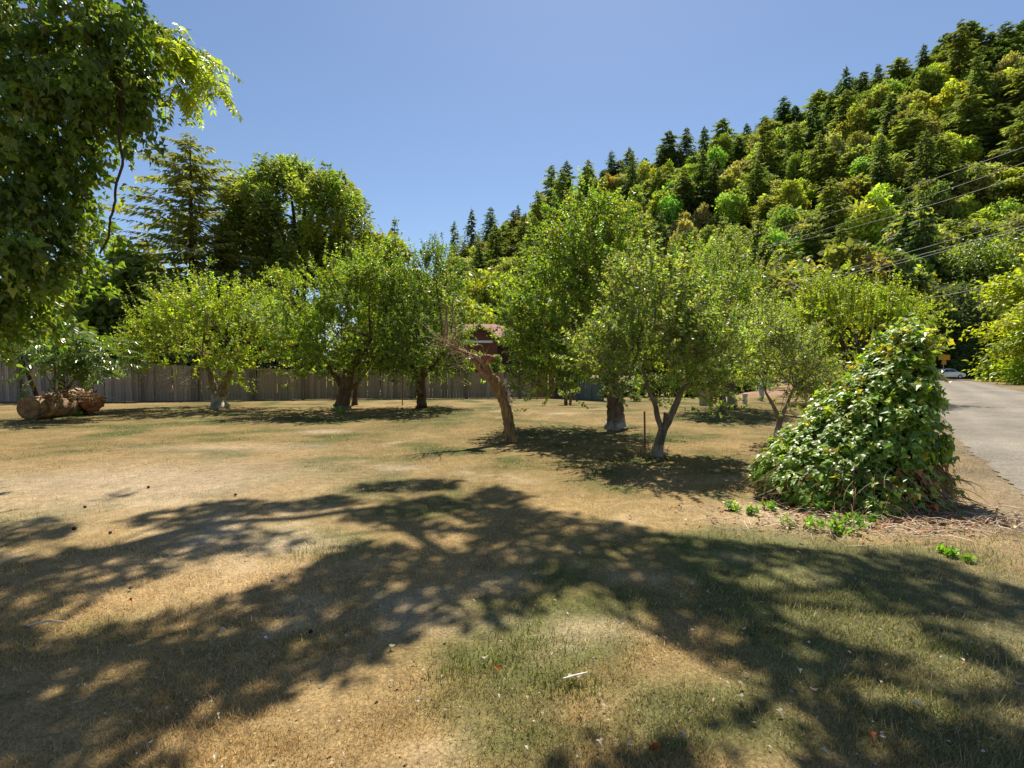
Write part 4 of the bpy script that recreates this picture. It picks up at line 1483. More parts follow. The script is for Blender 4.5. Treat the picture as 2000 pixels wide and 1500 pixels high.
PG = ((.20, .22, .12), (.16, .20, .08), (.24, .24, .15))
pruned(1110, 791, [(1104, 1102, 1097, 765), (1107, 1106, 1104, 768), (1113, 1116, 1119, 765), (1114, 1118, 1126, 760)], 'small vase-shaped pruned shrub on the lawn before the shed', 301, PG)
pruned(1081, 777, [(1074, 1074, 1076, 760), (1080, 1082, 1086, 752), (1084, 1087, 1093, 762), (1078, 1079, 1081, 750)], 'pale flowering shrub against the blue-grey shed corner', 302, PG)


def weed(px, py, r, h, cols, label, seed, leaf=.09, n=120, shape=KITE, group='green weeds on bare ground'):
    rng = np.random.default_rng(seed)
    b = ground(px, py)
    mb = MB()
    k = max(3, n // 14)
    B = b + np.c_[rng.normal(0, r * .35, k), rng.normal(0, r * .35, k), np.zeros(k)]
    a = rng.random(k) * 6.28
    D = np.stack([np.cos(a) * .6, np.sin(a) * .6, rng.uniform(.4, 1.1, k)], -1)
    leafy_twigs(mb, rng, B, D, np.full(k, h), 14, leaf, cols, asp=.6, shape=shape, stem_r=.004, stem_col=(.12, .12, .04), up=.9)
    return tag(mb.build('weed_plant', [M_vine, M_twig]), label, 'weed', group)


WG = ((.10, .17, .02), (.13, .20, .025), (.08, .14, .02))
weed(962, 777, .8, .35, WG, 'green weed clump at the fence foot left of the dead trunk', 401, .12)
weed(1013, 775, .35, .3, PG, 'pale weed clump at the fence foot right of the dead trunk', 402, .10, 80)
weed(665, 808, .3, .35, WG, 'green suckers at the foot of the thick scarred trunk', 403, .09, 70)

# ------------------------------------------------------------------ rotten logs at the left
def logs():
    rng = np.random.default_rng(81)

    def log(name, label, a, b, ra, rb_, col, bark_holes=.10, n=16, sides=20, end=(.20, .105, .04), squash=1.0):
        a, b = np.array(a), np.array(b)
        root = thing(name, label, 'log', (a[0], a[1], 0), 'rotting logs')
        mb = MB()
        t = np.linspace(0, 1, n)
        P = a + (b - a) * t[:, None] + np.c_[np.zeros(n), np.zeros(n), .03 * np.sin(t * 6)]
        r = ra + (rb_ - ra) * t
        r = r * (1 + rng.normal(0, bark_holes * .7, n) * (t > .08))
        col2 = np.array(col) * np.exp(rng.normal(0, .25, (n, 1)))
        tube(mb, P, r, sides, col2, 0, bark_holes, rng)
        mb.build('bark', M_wood, root)
        eb = MB()
        d = nrm(b - a)
        ring = np.linspace(0, 6.283, 20, endpoint=False)
        u = nrm(np.cross(d, [0, 0, 1.0]))
        w = np.cross(u, d)
        V = [a - d * .03]
        for q in (.35, .7, .97):
            V += [a - d * (.03 - .01 * q) + (u * math.cos(x) + w * math.sin(x)) * ra * q * (1 + .03 * rng.normal()) for x in ring]
        F3 = np.array([[0, 1 + i, 1 + (i + 1) % 20] for i in range(20)])
        F4 = np.array([[1 + k * 20 + i, 1 + (k + 1) * 20 + i, 1 + (k + 1) * 20 + (i + 1) % 20, 1 + k * 20 + (i + 1) % 20] for k in range(2) for i in range(20)])
        cc = np.concatenate([[end], np.repeat([np.array(end) * q for q in (.75, 1.05, .7)], 20, 0)])
        eb.add(np.array(V), [F3, F4], cc, 0, True)
        eb.build('cut_end', M_wood, root)
        return root

    Y = 16.2
    log('rotten_log', 'long rotten log with round cut end, lying at the left under the sapling', at(57, 797, 15.9), at(160, 791, 18.0), .36, .29, (.30, .195, .12), .05, end=(.27, .155, .07))
    log('log_chunk', 'split pinkish log chunk on top of the long rotten log', at(92, 779, 16.3), at(128, 772, 17.4), .15, .11, (.38, .26, .18), .12)
    log('log_chunk', 'short pale log chunk leaning at the right end of the pile', at(134, 778, 17.2), at(160, 768, 18.2), .17, .19, (.36, .23, .15), .12)
    log('log_chunk', 'dark reddish log stub behind the pile, its end facing right', at(180, 788, 17.6), at(168, 778, 18.6), .30, .3, (.26, .13, .07), .15, end=(.32, .13, .05))
    # straw and bark on top
    mb = MB()
    for _ in range(150):
        x, y = rng.uniform(85, 190), rng.uniform(760, 785)
        p = at(x, y, 16.7 + rng.normal(0, .4))
        q = p + np.array([rng.normal(0, .22), rng.normal(0, .15), rng.normal(-.05, .09)])
        tube(mb, [p, (p + q) / 2 + (0, 0, .04), q], [.006, .006, .003], 3, (.50, .33, .18), cap=False)
    o = mb.build('dry_straw', M_twig)
    o['kind'] = 'stuff'
    o['label'] = 'dry straw and bark strips lying on the logs'
    tag(weed(135, 812, 0.7, .22, WG, 'green weeds growing along the foot of the rotten log', 404, .08, 160), 'green weeds growing along the foot of the rotten log', 'weed', 'green weeds on bare ground')


logs()

# ------------------------------------------------------------------ compound leaves
def compound(rng, L, pairs, leaflet, wid, cols, droop, mat_):
    mb = MB()
    t = np.linspace(.15, .97, pairs)
    z = -droop * t * t * L
    ax = np.stack([t * L, np.zeros(pairs), z], -1)
    tt = np.linspace(0, 1, 7)
    tube(mb, np.stack([tt * L, tt * 0, -droop * tt * tt * L], -1), np.linspace(.006, .002, 7), 3, (.14, .15, .04), 1, cap=False)
    for sg in (-1, 1):
        d = np.stack([np.full(pairs, .45), np.full(pairs, sg * 1.0), -.25 - .3 * t + rng.normal(0, .15, pairs)], -1)
        nn = np.tile([0, 0, 1.0], (pairs, 1)) + rng.normal(0, .25, (pairs, 3))
        ll = leaflet * (1 - .3 * t) * np.exp(rng.normal(0, .1, pairs))
        leaves(mb, ax, d, nn, ll, ll * wid, tints(pairs, cols, rng, .12), OVAL, .15, 0, .2)
    leaves(mb, ax[-1:], [[1, 0, -.4]], [[0, 0, 1.0]], leaflet * .7, leaflet * .7 * wid, tints(1, cols, rng), OVAL, .15, 0, .2)
    return mb.mesh('leaf', [mat_, M_twig])


def orient(p, d, roll, s, up=(0, 0, 1)):
    d = Vector(d).normalized()
    n = Vector(up) - d * Vector(up).dot(d)
    if n.length < 1e-3:
        n = Vector((1, 0, 0))
    n.normalize()
    y = n.cross(d)
    m = Matrix((d, y, n)).transposed()
    m = Matrix.Rotation(roll, 3, d) @ m
    return Matrix.Translation(Vector(p)) @ m.to_4x4() @ Matrix.Diagonal((s, s, s, 1))


def sapling():
    rng = np.random.default_rng(91)
    b = at(72, 776, 16.9)
    b[2] = 0
    root = thing('sapling', 'sapling with long feathery leaves and dark curved stem among the logs', 'tree', b)
    tb = MB()
    stem = pxpath([(74, 790), (70, 765), (58, 735), (46, 705), (40, 680), (36, 650)], 16.9)
    tube(tb, spline(stem, 16), np.linspace(.085, .06, 16), 9, (.055, .03, .02), 0, .05)
    tb.build('trunk', M_bark, root)
    bb = MB()
    cs = []
    for px, py in [(120, 690), (150, 660), (170, 700), (190, 680), (130, 705), (95, 695), (205, 705), (110, 640), (180, 715), (60, 690)]:
        e = at(px, py, 16.4 + rng.normal(0, .5))
        s = at(rng.uniform(100, 130), 775, 16.9)
        tube(bb, bez(s, (s + e) / 2 + (0, 0, .3), e, 6), np.linspace(.03, .01, 6), 5, (.12, .09, .05))
        cs.append(e)
    bb.build('branch', M_twig, root)
    G = ((.09, .15, .025), (.11, .17, .03), (.075, .13, .025))
    G2 = ((.16, .20, .03), (.14, .19, .03))
    ms = [compound(rng, .85, 9, .25, .32, G, .35, M_sap) for _ in range(3)] + [compound(rng, .8, 8, .24, .32, G2, .5, M_sap)]
    W = parent_world(root)
    for i in range(150):
        c = cs[i % len(cs)]
        a = rng.random() * 6.28
        d = np.array([math.cos(a) + .35, math.sin(a) - .3, rng.normal(-.1, .35)])
        p = c + rng.normal(0, .28, 3)
        inst('leaf', ms[rng.integers(0, 4)], root, orient(Vector(p) - W, d, rng.normal(0, .3), rng.uniform(.7, 1.15)))


sapling()

# ------------------------------------------------------------------ big shade tree (left curtain and overhead canopy)
def px_poly(px, py, poly):
    poly = np.array(poly, float)
    x, y = px, py
    ins = np.zeros(len(px), bool)
    j = len(poly) - 1
    for i in range(len(poly)):
        xi, yi = poly[i]
        xj, yj = poly[j]
        c = ((yi > y) != (yj > y)) & (x < (xj - xi) * (y - yi) / (yj - yi + 1e-12) + xi)
        ins ^= c
        j = i
    return ins


SHADE = [
    (1.0, [(560, 1130), (640, 1090), (690, 1065), (780, 1070), (900, 1090), (920, 1060), (900, 1010), (880, 985), (960, 950), (1040, 975), (1010, 990), (1100, 1008), (1250, 1032), (1300, 1060), (1280, 1085),
           (1180, 1095), (1190, 1130), (1100, 1165), (1060, 1185), (970, 1230), (930, 1255), (900, 1232), (820, 1232), (780, 1290), (700, 1325), (650, 1340), (590, 1335), (520, 1385), (430, 1425),
           (330, 1485), (200, 1620), (-300, 1620), (-300, 1260), (0, 1240), (120, 1250), (240, 1230), (300, 1210), (420, 1175)]),
    (.9, [(-400, 1100), (0, 1090), (60, 1100), (130, 1078), (250, 1068), (345, 1088), (330, 1120), (230, 1150), (165, 1170), (140, 1200), (60, 1242), (-400, 1260)]),
    (.9, [(-300, 1010), (0, 1000), (60, 1000), (135, 1040), (100, 1062), (0, 1080), (-300, 1090)]),
    (.8, [(-200, 966), (0, 970), (120, 973), (240, 960), (245, 969), (100, 990), (-200, 995)]),
    (.75, [(240, 1062), (420, 1030), (500, 1040), (625, 1058), (560, 1076), (420, 1086), (330, 1112), (250, 1084)]),
    (.95, [(240, 1012), (330, 996), (450, 978), (560, 983), (650, 966), (700, 985), (640, 1000), (540, 1006), (430, 1012), (330, 1036), (240, 1032)]),
    (1.0, [(690, 948), (760, 939), (905, 940), (880, 958), (790, 963), (690, 963)]),
    (.7, [(640, 1006), (700, 998), (790, 985), (860, 968), (900, 985), (880, 1000), (800, 1010), (870, 1030), (900, 1045), (830, 1050), (760, 1040), (690, 1022)]),
    (.85, [(1250, 1040), (1400, 1062), (1540, 1074), (1700, 1085), (1810, 1085), (1900, 1120), (2000, 1160), (2300, 1240), (2300, 1330), (2000, 1222), (1850, 1197), (1760, 1192), (1700, 1160), (1600, 1112),
            (1500, 1122), (1400, 1150), (1250, 1120)]),
    (.95, [(1170, 1120), (1280, 1085), (1400, 1110), (1470, 1170), (1540, 1220), (1640, 1260), (1760, 1290), (1830, 1330), (1720, 1340), (1640, 1320), (1700, 1380), (1800, 1410), (2000, 1450), (2300, 1520),
            (2300, 1800), (1600, 1600), (1620, 1480), (1560, 1430), (1500, 1430), (1430, 1500), (1375, 1500), (1430, 1430), (1520, 1370), (1520, 1340), (1450, 1310), (1390, 1290), (1300, 1215), (1200, 1185)]),
    (.9, [(1820, 1225), (1900, 1240), (2000, 1300), (2300, 1420), (2300, 1480), (2000, 1332), (1900, 1290), (1830, 1260)]),
    (.8, [(1100, 1492), (1300, 1480), (1420, 1500), (1300, 1650), (1000, 1650)]),
]


def shade_tree():
    rng = np.random.default_rng(101)
    b = np.array([-11.2, 9.6, 0.0])
    root = thing('shade_tree', 'huge shade tree at the left, its dark leaf curtain hanging to head height', 'tree', b)
    tb = MB()
    trunk_tube(tb, [b + (0, 0, -.2), b + (.1, 0, 2), b + (.3, 0, 5), b + (.8, .2, 8.5)], [.55, .45, .42, .38], 16, BARK_GREY)
    tb.build('trunk', M_bark, root)
    top = b + (.8, .2, 8.5)
    # overhead canopy: sprays of leaves over the shaded parts of the lawn
    gx, gy = rng.uniform(-5.2, 6.5, 90000), rng.uniform(1.75, 8.0, 90000)
    sc = CAM_H / gy
    PX, PY = 1000 + gx / gy * 1000, 717 + sc * 1000
    wgt = np.zeros(len(gx))
    for w, poly in SHADE:
        wgt = np.maximum(wgt, w * px_poly(PX, PY, poly))
    nz = fbm(gx, gy, .35, 4, 3)
    keep = rng.random(len(gx)) < wgt * np.clip(.42 + 1.7 * (nz - .25), 0.06, 1)
    idx = np.nonzero(keep)[0]
    dens = int(680 * (keep.sum() / 90000) * 73)
    idx = rng.choice(idx, min(len(idx), dens), replace=False)
    gx, gy = gx[idx] + rng.normal(0, .03, len(idx)), gy[idx] + rng.normal(0, .03, len(idx))
    h = (CAM_H + .72 * gy) / .585 + .6 + 3.8 * rng.random(len(idx)) ** 1.2
    cot = math.cos(SUN_EL) / math.sin(SUN_EL)
    P = np.stack([gx + h * cot * math.sin(SUN_AZ), gy + h * cot * math.cos(SUN_AZ), h], -1)
    cb = MB()
    n = len(P)
    leaves(cb, P, nrm(rng.normal(0, 1, (n, 3)) + (0, 0, -.6)), rng.normal(0, .7, (n, 3)) + (0, 0, 1), .15 * np.exp(rng.normal(0, .2, n)), .11, tints(n, ((.06, .09, .02), (.07, .11, .02)), rng), KITE)
    # limbs reaching to the canopy
    cen = P[rng.choice(n, 16, replace=False)].copy()
    sub = P[rng.choice(n, 1500, replace=False)]
    for _ in range(6):
        lab = np.argmin(((sub[:, None] - cen[None]) ** 2).sum(-1), 1)
        for k in range(16):
            if (lab == k).any():
                cen[k] = sub[lab == k].mean(0)
    cen[:, 2] += .8
    done, todo = [(top, .26)], list(range(16))
    while todo:
        d_, k, q = min((np.linalg.norm(cen[k] - p_), k, q) for k in todo for q, (p_, _) in enumerate(done))
        todo.remove(k)
        p0, r0 = done[q]
        c = cen[k]
        r1 = max(.03, r0 * .8)
        m = MB()
        lp = bez(p0, (p0 + c) / 2 + np.array([0, 0, .12 * d_]) + rng.normal(0, .08 * d_, 3) * .5, c, 12)
        tube(m, lp, np.linspace(r0 * .8, r1 * .75, 12), 8, BARK_GREY, 0, .05, rng)
        for s in sub[lab == k][:9]:
            tube(m, bez(lp[rng.integers(8, 12)], (c + s) / 2 + (0, 0, .3), s, 6), np.linspace(.03, .008, 6), 5, BARK_GREY)
        m.build('branch', M_bark, root)
        done.append((c, r1))
    cb.build('crown', M_broad, root)
    # hanging curtain of dark leaves at the left edge of the picture
    Yc = 7.6
    Bc = [(40, 60, 120, 120, 1.0), (140, 40, 130, 75, 1.0), (225, 20, 70, 50, .5), (170, 140, 115, 75, 1.0), (245, 140, 48, 50, .4), (60, 230, 130, 110, 1.1), (150, 215, 65, 50, .5), (215, 195, 50, 36, .32),
          (60, 340, 95, 100, 1.0), (120, 320, 40, 55, .35), (50, 450, 90, 80, .9), (105, 400, 55, 45, .4), (30, 540, 80, 75, .8), (75, 500, 40, 55, .3), (20, 620, 55, 40, .45), (-60, 300, 130, 330, 2.0), (-60, 600, 90, 80, .6)]
    blobs = [pxblob(x, y, rx, ry, Yc + .25 * math.sin(i * 2.3), .75 + .2 * math.cos(i), w) for i, (x, y, rx, ry, w) in enumerate(Bc)]
    S_, _, _ = sample_blobs(rng, blobs, 1600, .6)
    ivb = MB()
    wood = ivb
    per = 15
    D = nrm(rng.normal(0, .55, (len(S_), 3)) + np.array([.25, -.1, -.75]))
    L = .42 * np.exp(rng.normal(0, .25, len(S_)))
    for i in range(0, len(S_), 4):
        tube(wood, [S_[i], S_[i] + D[i] * L[i] * .5 + (0, 0, .03), S_[i] + D[i] * L[i]], [.005, .004, .002], 3, (.10, .07, .04), 1, cap=False)
    k = np.repeat(np.arange(len(S_)), per)
    t = rng.random(len(k))
    p = S_[k] + D[k] * (L[k] * t)[:, None] + rng.normal(0, .035, (len(k), 3))
    ld = nrm(D[k] * .5 + rng.normal(0, .55, (len(k), 3)) + np.array([.15, 0, -.55]))
    nn = nrm(rng.normal(0, .7, (len(k), 3)) + np.array([0, -.35, .75]))
    ln = .095 * np.exp(rng.normal(0, .25, len(k)))
    IC = ((.052, .085, .018), (.065, .10, .02), (.045, .075, .018), (.075, .105, .02))
    base = tints(len(S_), IC, rng, .2)
    c = np.clip(base[k] * np.exp(rng.normal(0, .15, (len(k), 1))), .003, .8)
    big = rng.choice(len(k), 300, replace=False)
    msk = np.ones(len(k), bool)
    msk[big] = False
    leaves(ivb, p[msk], ld[msk], nn[msk], ln[msk], ln[msk] * .72, c[msk], IVY, .18, 0, .2)
    o = ivb.build('hanging_foliage', [M_curtain, M_twig], root)
    o['kind'] = 'stuff'
    lm = []
    for _ in range(6):
        m = MB()
        leaves(m, np.zeros((1, 3)), [[1, 0, 0]], [[0, 0, 1]], 1.0, .72, tints(1, IC, rng, .2), IVY, .18, 0, .2)
        lm.append(m.mesh('leaf', M_curtain))
    W = parent_world(root)
    for i in big:
        inst('leaf', lm[rng.integers(0, 6)], root, orient(Vector(p[i]) - W, ld[i], 0, ln[i] * 1.15, nn[i]))
    # branches inside the curtain
    m = MB()
    for px, py in [(60, 60), (180, 60), (260, 100), (60, 240), (150, 260), (60, 420), (40, 560), (230, 190)]:
        e = at(px, py, Yc + .2)
        s = b + (.4, 0, 5.2 + rng.random() * 2)
        tube(m, bez(s, (s + e) / 2 + (0, .2, .9), e, 9), np.linspace(.10, .012, 9), 7, (.09, .065, .045), 0, .05, rng)
    m.build('branch', M_bark, root)
    # dangling bare vine stem
    vm = MB()
    vp = spline(pxpath([(238, 60), (236, 150), (236, 225), (234, 268), (239, 318), (228, 362), (222, 405), (214, 437), (213, 460), (203, 480), (194, 494)], 7.4), 40)
    tube(vm, vp + np.random.default_rng(3).normal(0, .006, vp.shape), np.linspace(.020, .013, 40), 7, (.045, .03, .022))
    tag(vm.build('hanging_vine', M_bark), 'bare dark vine stem dangling against the sky from the leaf curtain', 'vine')


shade_tree()


def feather_branch():
    rng = np.random.default_rng(111)
    Y = 8.6
    b = at(-250, 717, 10.5)
    b[2] = 0
    root = thing('feather_leaf_tree', 'backlit yellow-green branch of feathery leaves poking right from the dark curtain', 'tree', b)
    m = MB()
    tube(m, [b + (0, 0, -.1), b + (.2, 0, 2.5), b + (.5, -.2, 5.5), at(-60, 40, 9.6)], [.16, .13, .1, .06], 9, BARK_GREY)
    m.build('trunk', M_bark, root)
    m = MB()
    m1 = bez(at(-60, 40, 9.6), at(150, -10, 9.0), at(320, 60, Y), 12)
    tube(m, m1, np.linspace(.06, .02, 12), 7, BARK_GREY)
    ends = []
    for px, py in [(345, 95), (350, 150), (385, 130), (405, 190), (355, 200), (395, 160), (330, 110), (405, 150), (350, 120), (320, 90)]:
        e = at(px, py - 25, Y + rng.normal(0, .25))
        tube(m, bez(at(310, 60, Y), at((px + 310) / 2, py - 50, Y), e, 6), np.linspace(.016, .006, 6), 5, (.12, .10, .05))
        ends.append(e)
    m.build('branch', M_bark, root)
    G = ((.17, .21, .03), (.14, .19, .028), (.19, .22, .035))
    ms = [compound(rng, .46, 8, .15, .34, G, .5, M_broad) for _ in range(4)]
    W = parent_world(root)
    for i in range(130):
        c = ends[i % len(ends)]
        a = rng.random() * 6.28
        d = np.array([math.cos(a) + .15, math.sin(a), rng.normal(-.45, .3)])
        p = c + rng.normal(0, .10, 3)
        inst('leaf', ms[rng.integers(0, 4)], root, orient(Vector(p) - W, d, rng.normal(0, .4), rng.uniform(.7, 1.1)))


feather_branch()

# ------------------------------------------------------------------ vine-covered heap
LV = np.array([  # z, centre x, centre y, rx, ry
    (0.0, 4.27, 6.38, 1.03, .84), (.25, 4.26, 6.40, 1.02, .80), (.5, 4.32, 6.43, .93, .76), (.75, 4.47, 6.45, .80, .71), (1.0, 4.62, 6.48, .67, .64),
    (1.25, 4.74, 6.5, .54, .56), (1.5, 4.85, 6.52, .43, .48), (1.75, 4.95, 6.54, .33, .39), (2.0, 5.06, 6.56, .24, .29), (2.18, 5.13, 6.58, .18, .2), (2.34, 5.17, 6.6, .10, .1)])
_yy = LV[:, 2] + .2 * LV[:, 0]      # the heap leans back: the front is a slope, not a wall
LV[:, 1] *= _yy / LV[:, 2]
LV[:, 0] = np.maximum(0, CAM_H + (LV[:, 0] - CAM_H) * _yy / LV[:, 2])
LV[:, 0] -= LV[0, 0]
LV[:, 2] = _yy
LV[:, 1] -= .07 * np.clip(LV[:, 0], 0, 1)
LV[:, 3] -= .04 * np.clip(LV[:, 0], 0, 1)



def heap_at(z, a):
    cx, cy = np.interp(z, LV[:, 0], LV[:, 1]), np.interp(z, LV[:, 0], LV[:, 2])
    rx, ry = np.interp(z, LV[:, 0], LV[:, 3]), np.interp(z, LV[:, 0], LV[:, 4])
    bump = 1 + .16 * (fbm(np.cos(a) * 2.2 + 5 + z, np.sin(a) * 2.2 + z * 2, .9, 1, 3) - .5) * 2
    return np.stack([cx + np.cos(a) * rx * bump, cy + np.sin(a) * ry * bump, z + 0 * a], -1)


def vine_heap():
    rng = np.random.default_rng(121)
    root = thing('vine_heap', 'tall leaning heap smothered in ivy-like green vine leaves beside the driveway', 'vine', (4.5, 6.4, 0))
    mb = MB()
    Z, A = np.meshgrid(np.linspace(-.03, 2.2, 30), np.linspace(0, 6.283, 48))
    V = heap_at(np.clip(Z, 0, 9), A)
    V[..., :2] = V[..., :2] * .86 + .14 * np.stack([np.interp(Z, LV[:, 0], LV[:, 1]), np.interp(Z, LV[:, 0], LV[:, 2])], -1)
    V[..., 2] = Z * .96
    V += rng.normal(0, .02, V.shape) * (np.arange(48)[:, None, None] < 47)
    V[-1] = V[0]
    n, m = Z.shape
    idx = np.arange(n * m).reshape(n, m)
    f = np.stack([idx[:-1, :-1], idx[1:, :-1], idx[1:, 1:], idx[:-1, 1:]], -1).reshape(-1, 4)
    mb.add(V.reshape(-1, 3), f, (.06, .04, .02), 0, True)
    mb.build('thatch', M_core, root)
    k = 11500
    z = LV[-1, 0] * .995 * (1 - np.sqrt(rng.random(k * 2) * .985 + .0))
    z = np.clip(z + rng.normal(0, .03, k * 2), .02, LV[-1, 0] * .99)
    a = rng.random(k * 2) * 6.283
    # less leaf low on the front right, where the brown stems show
    bare = (np.cos(a) > .05) & (np.sin(a) < .25) & (z < .5 + .15 * np.sin(a * 5))
    keep = ~(bare & (rng.random(k * 2) < .78)) & ((np.sin(a) < .6) | (rng.random(k * 2) < .5))
    keep &= ~((z < .12) & (rng.random(k * 2) < .6))
    z, a = z[keep][:k], a[keep][:k]
    k = len(z)
    P = heap_at(z, a)
    e = .01
    Tn = heap_at(z, a + e) - heap_at(z, a - e)
    Tz = heap_at(np.clip(z + .05, 0, LV[-1, 0]), a) - heap_at(np.clip(z - .05, 0, 2.26), a)
    Nn = nrm(np.cross(Tn, Tz))
    clump = fbm(a * 2.5, z * 3.0, .5, 6, 3)
    P = P + Nn * ((clump - .5) * .42 + rng.normal(0, .035, k))[:, None]
    D = nrm(-nrm(Tz) * .7 + nrm(Tn) * rng.normal(0, .6, (k, 1)) + Nn * .35)
    NN = nrm(Nn * .7 + np.array([0, 0, .65]) + rng.normal(0, .35, (k, 3)))
    VC = ((.085, .135, .02), (.115, .16, .022), (.075, .12, .02), (.16, .19, .025), (.095, .145, .03))
    c = tints(k, VC, rng, .22)
    brown = (z < .5) & (rng.random(k) < np.where((np.cos(a) > -.1), .30, .05))
    c[brown] = tints(brown.sum(), ((.30, .13, .03), (.22, .11, .04)), rng, .2)
    ln = np.clip(.066 * np.exp(rng.normal(0, .38, k)), .02, .105)
    front = np.nonzero((np.sin(a) < .2) & ~brown)[0]
    big = rng.choice(front, 300, replace=False)
    msk = np.ones(k, bool)
    msk[big] = False
    fm = MB()
    leaves(fm, P[msk], D[msk], NN[msk], ln[msk], ln[msk] * .85, c[msk], IVY, .2, 0, .18)
    o = fm.build('foliage', M_vine, root)
    o['kind'] = 'stuff'
    lm = []
    for _ in range(7):
        q = MB()
        leaves(q, np.zeros((1, 3)), [[1, 0, 0]], [[0, 0, 1]], 1.0, .85, tints(1, VC, rng, .2), IVY, .2, 0, .18)
        lm.append(q.mesh('leaf', M_vine))
    W = parent_world(root)
    for i in big:
        inst('leaf', lm[rng.integers(0, 7)], root, orient(Vector(P[i] + Nn[i] * .02) - W, D[i], 0, ln[i] * 1.15, NN[i]))
    # loose sprays: at the crown top and right side
    sp = MB()
    B, Dd, Ln = [], [], []
    for _ in range(26):
        z0, a0 = rng.uniform(1.75, 2.2), rng.uniform(-1.6, 1.6)
        q = heap_at(np.array(z0), np.array(a0))
        B.append(q)
        Dd.append([rng.normal(.35, .4), rng.normal(-.1, .4), rng.uniform(.1, 1.0)])
        Ln.append(rng.uniform(.15, .42))
    for _ in range(26):
        z0, a0 = rng.uniform(.7, 1.7), rng.uniform(-1.2, .1)
        B.append(heap_at(np.array(z0), np.array(a0)))
        Dd.append([rng.normal(.6, .3), rng.normal(-.2, .3), rng.normal(-.3, .4)])
        Ln.append(rng.uniform(.12, .3))
    for _ in range(170):
        z0, a0 = rng.uniform(.2, 2.1), rng.uniform(2.2, 5.6)
        B.append(heap_at(np.array(z0), np.array(a0)))
        Dd.append([rng.normal(-.6, .3), rng.normal(-.2, .3), rng.normal(.5, .4)])
        Ln.append(rng.uniform(.1, .22))
    leafy_twigs(sp, rng, np.array(B), np.array(Dd), np.array(Ln), 8, .075, ((.15, .18, .025), (.13, .17, .022), (.19, .17, .03)), IVY, .8, .8, 1, .004, (.18, .10, .04), droop=.25)
    sp.build('spray', [M_vine, M_twig], root)
    # bare stems at the foot
    st = MB()
    for _ in range(420):
        a0 = rng.uniform(-2.3, .2) if rng.random() < .8 else rng.uniform(-3.3, -2.4)
        z0 = rng.uniform(.05, .55)
        p = heap_at(np.array(z0), np.array(a0)) + rng.normal(0, .03, 3)
        d = np.array([math.cos(a0), math.sin(a0), 0])
        q = p + d * rng.uniform(.02, .24 if a0 < -.6 else .10) + np.array([rng.normal(0, .16), rng.normal(0, .1), 0])
        q[2] = max(.01, z0 * rng.uniform(0, .8))
        md = (p + q) / 2 + rng.normal(0, .07, 3) + (0, 0, .05)
        tube(st, bez(p, md, q, 6), np.linspace(.0055, .002, 6), 4, np.array([(.26, .15, .075), (.32, .25, .18), (.18, .09, .04)])[rng.integers(0, 3)], cap=False)
    st.build('stems', M_twig, root)
    # twigs and dead leaves scattered on the bare soil in front
    tw = MB()
    for _ in range(330):
        x, y = rng.normal(4.3, .85), rng.normal(5.35, .30)
        a0 = rng.random() * 3.14
        l = rng.uniform(.05, .22)
        p = np.array([x - math.cos(a0) * l, y - math.sin(a0) * l * .6, .02])
        q = np.array([x + math.cos(a0) * l, y + math.sin(a0) * l * .6, .02 + rng.uniform(0, .06)])
        tube(tw, [p, (p + q) / 2 + (rng.normal(0, .02), rng.normal(0, .02), rng.uniform(0, .04)), q], [.005, .004, .002], 3, np.array([.40, .30, .21]) * np.exp(rng.normal(0, .3)), cap=False)
    o = tw.build('twig_litter', M_twig)
    o['kind'] = 'stuff'
    o['label'] = 'broken twigs strewn on the bare soil before the vine heap'
    dl = MB()
    k = 700
    p = np.c_[rng.normal(4.1, .95, k), rng.normal(5.5, .33, k), np.full(k, .025) + rng.random(k) * .03]
    leaves(dl, p, np.c_[rng.normal(0, 1, (k, 2)), rng.normal(0, .3, k)], np.c_[rng.normal(0, .5, (k, 2)), np.ones(k)], rng.uniform(.025, .065, k), rng.uniform(.02, .045, k),
           tints(k, ((.45, .30, .18), (.34, .18, .08), (.55, .42, .30), (.40, .17, .05)), rng, .25), KITE, .4, 0, .3)
    o = dl.build('dead_leaf_litter', M_dry)
    o['kind'] = 'stuff'
    o['label'] = 'dry brown leaf litter on the bare soil before the vine heap'
    for i, (px, py, r, h, lab) in enumerate([(1655, 1040, .22, .20, 'bright green weed clump nearest the camera before the vine heap'), (1600, 1003, .2, .2, 'broad green weed clump at the vine heap foot'),
                                             (1562, 1030, .10, .2, 'small dark green weed standing in shade before the vine heap'), (1432, 998, .09, .12, 'small weed on bare soil left of the vine heap'),
                                             (1468, 1005, .08, .10, 'tiny weed between the bare soil weeds left of the vine heap'), (1690, 1030, .14, .16, 'leafy weed just right of the nearest weed clump'),
                                             (1850, 1085, .2, .08, 'low flat weed on the grass before the vine heap right end'), (1507, 998, .07, .12, 'little weed at the left tip of the vine heap')]):
        weed(px, py, r, h, WG, lab, 420 + i, .062, 150 if r > .15 else 70, IVY if r > .12 else KITE)


vine_heap()

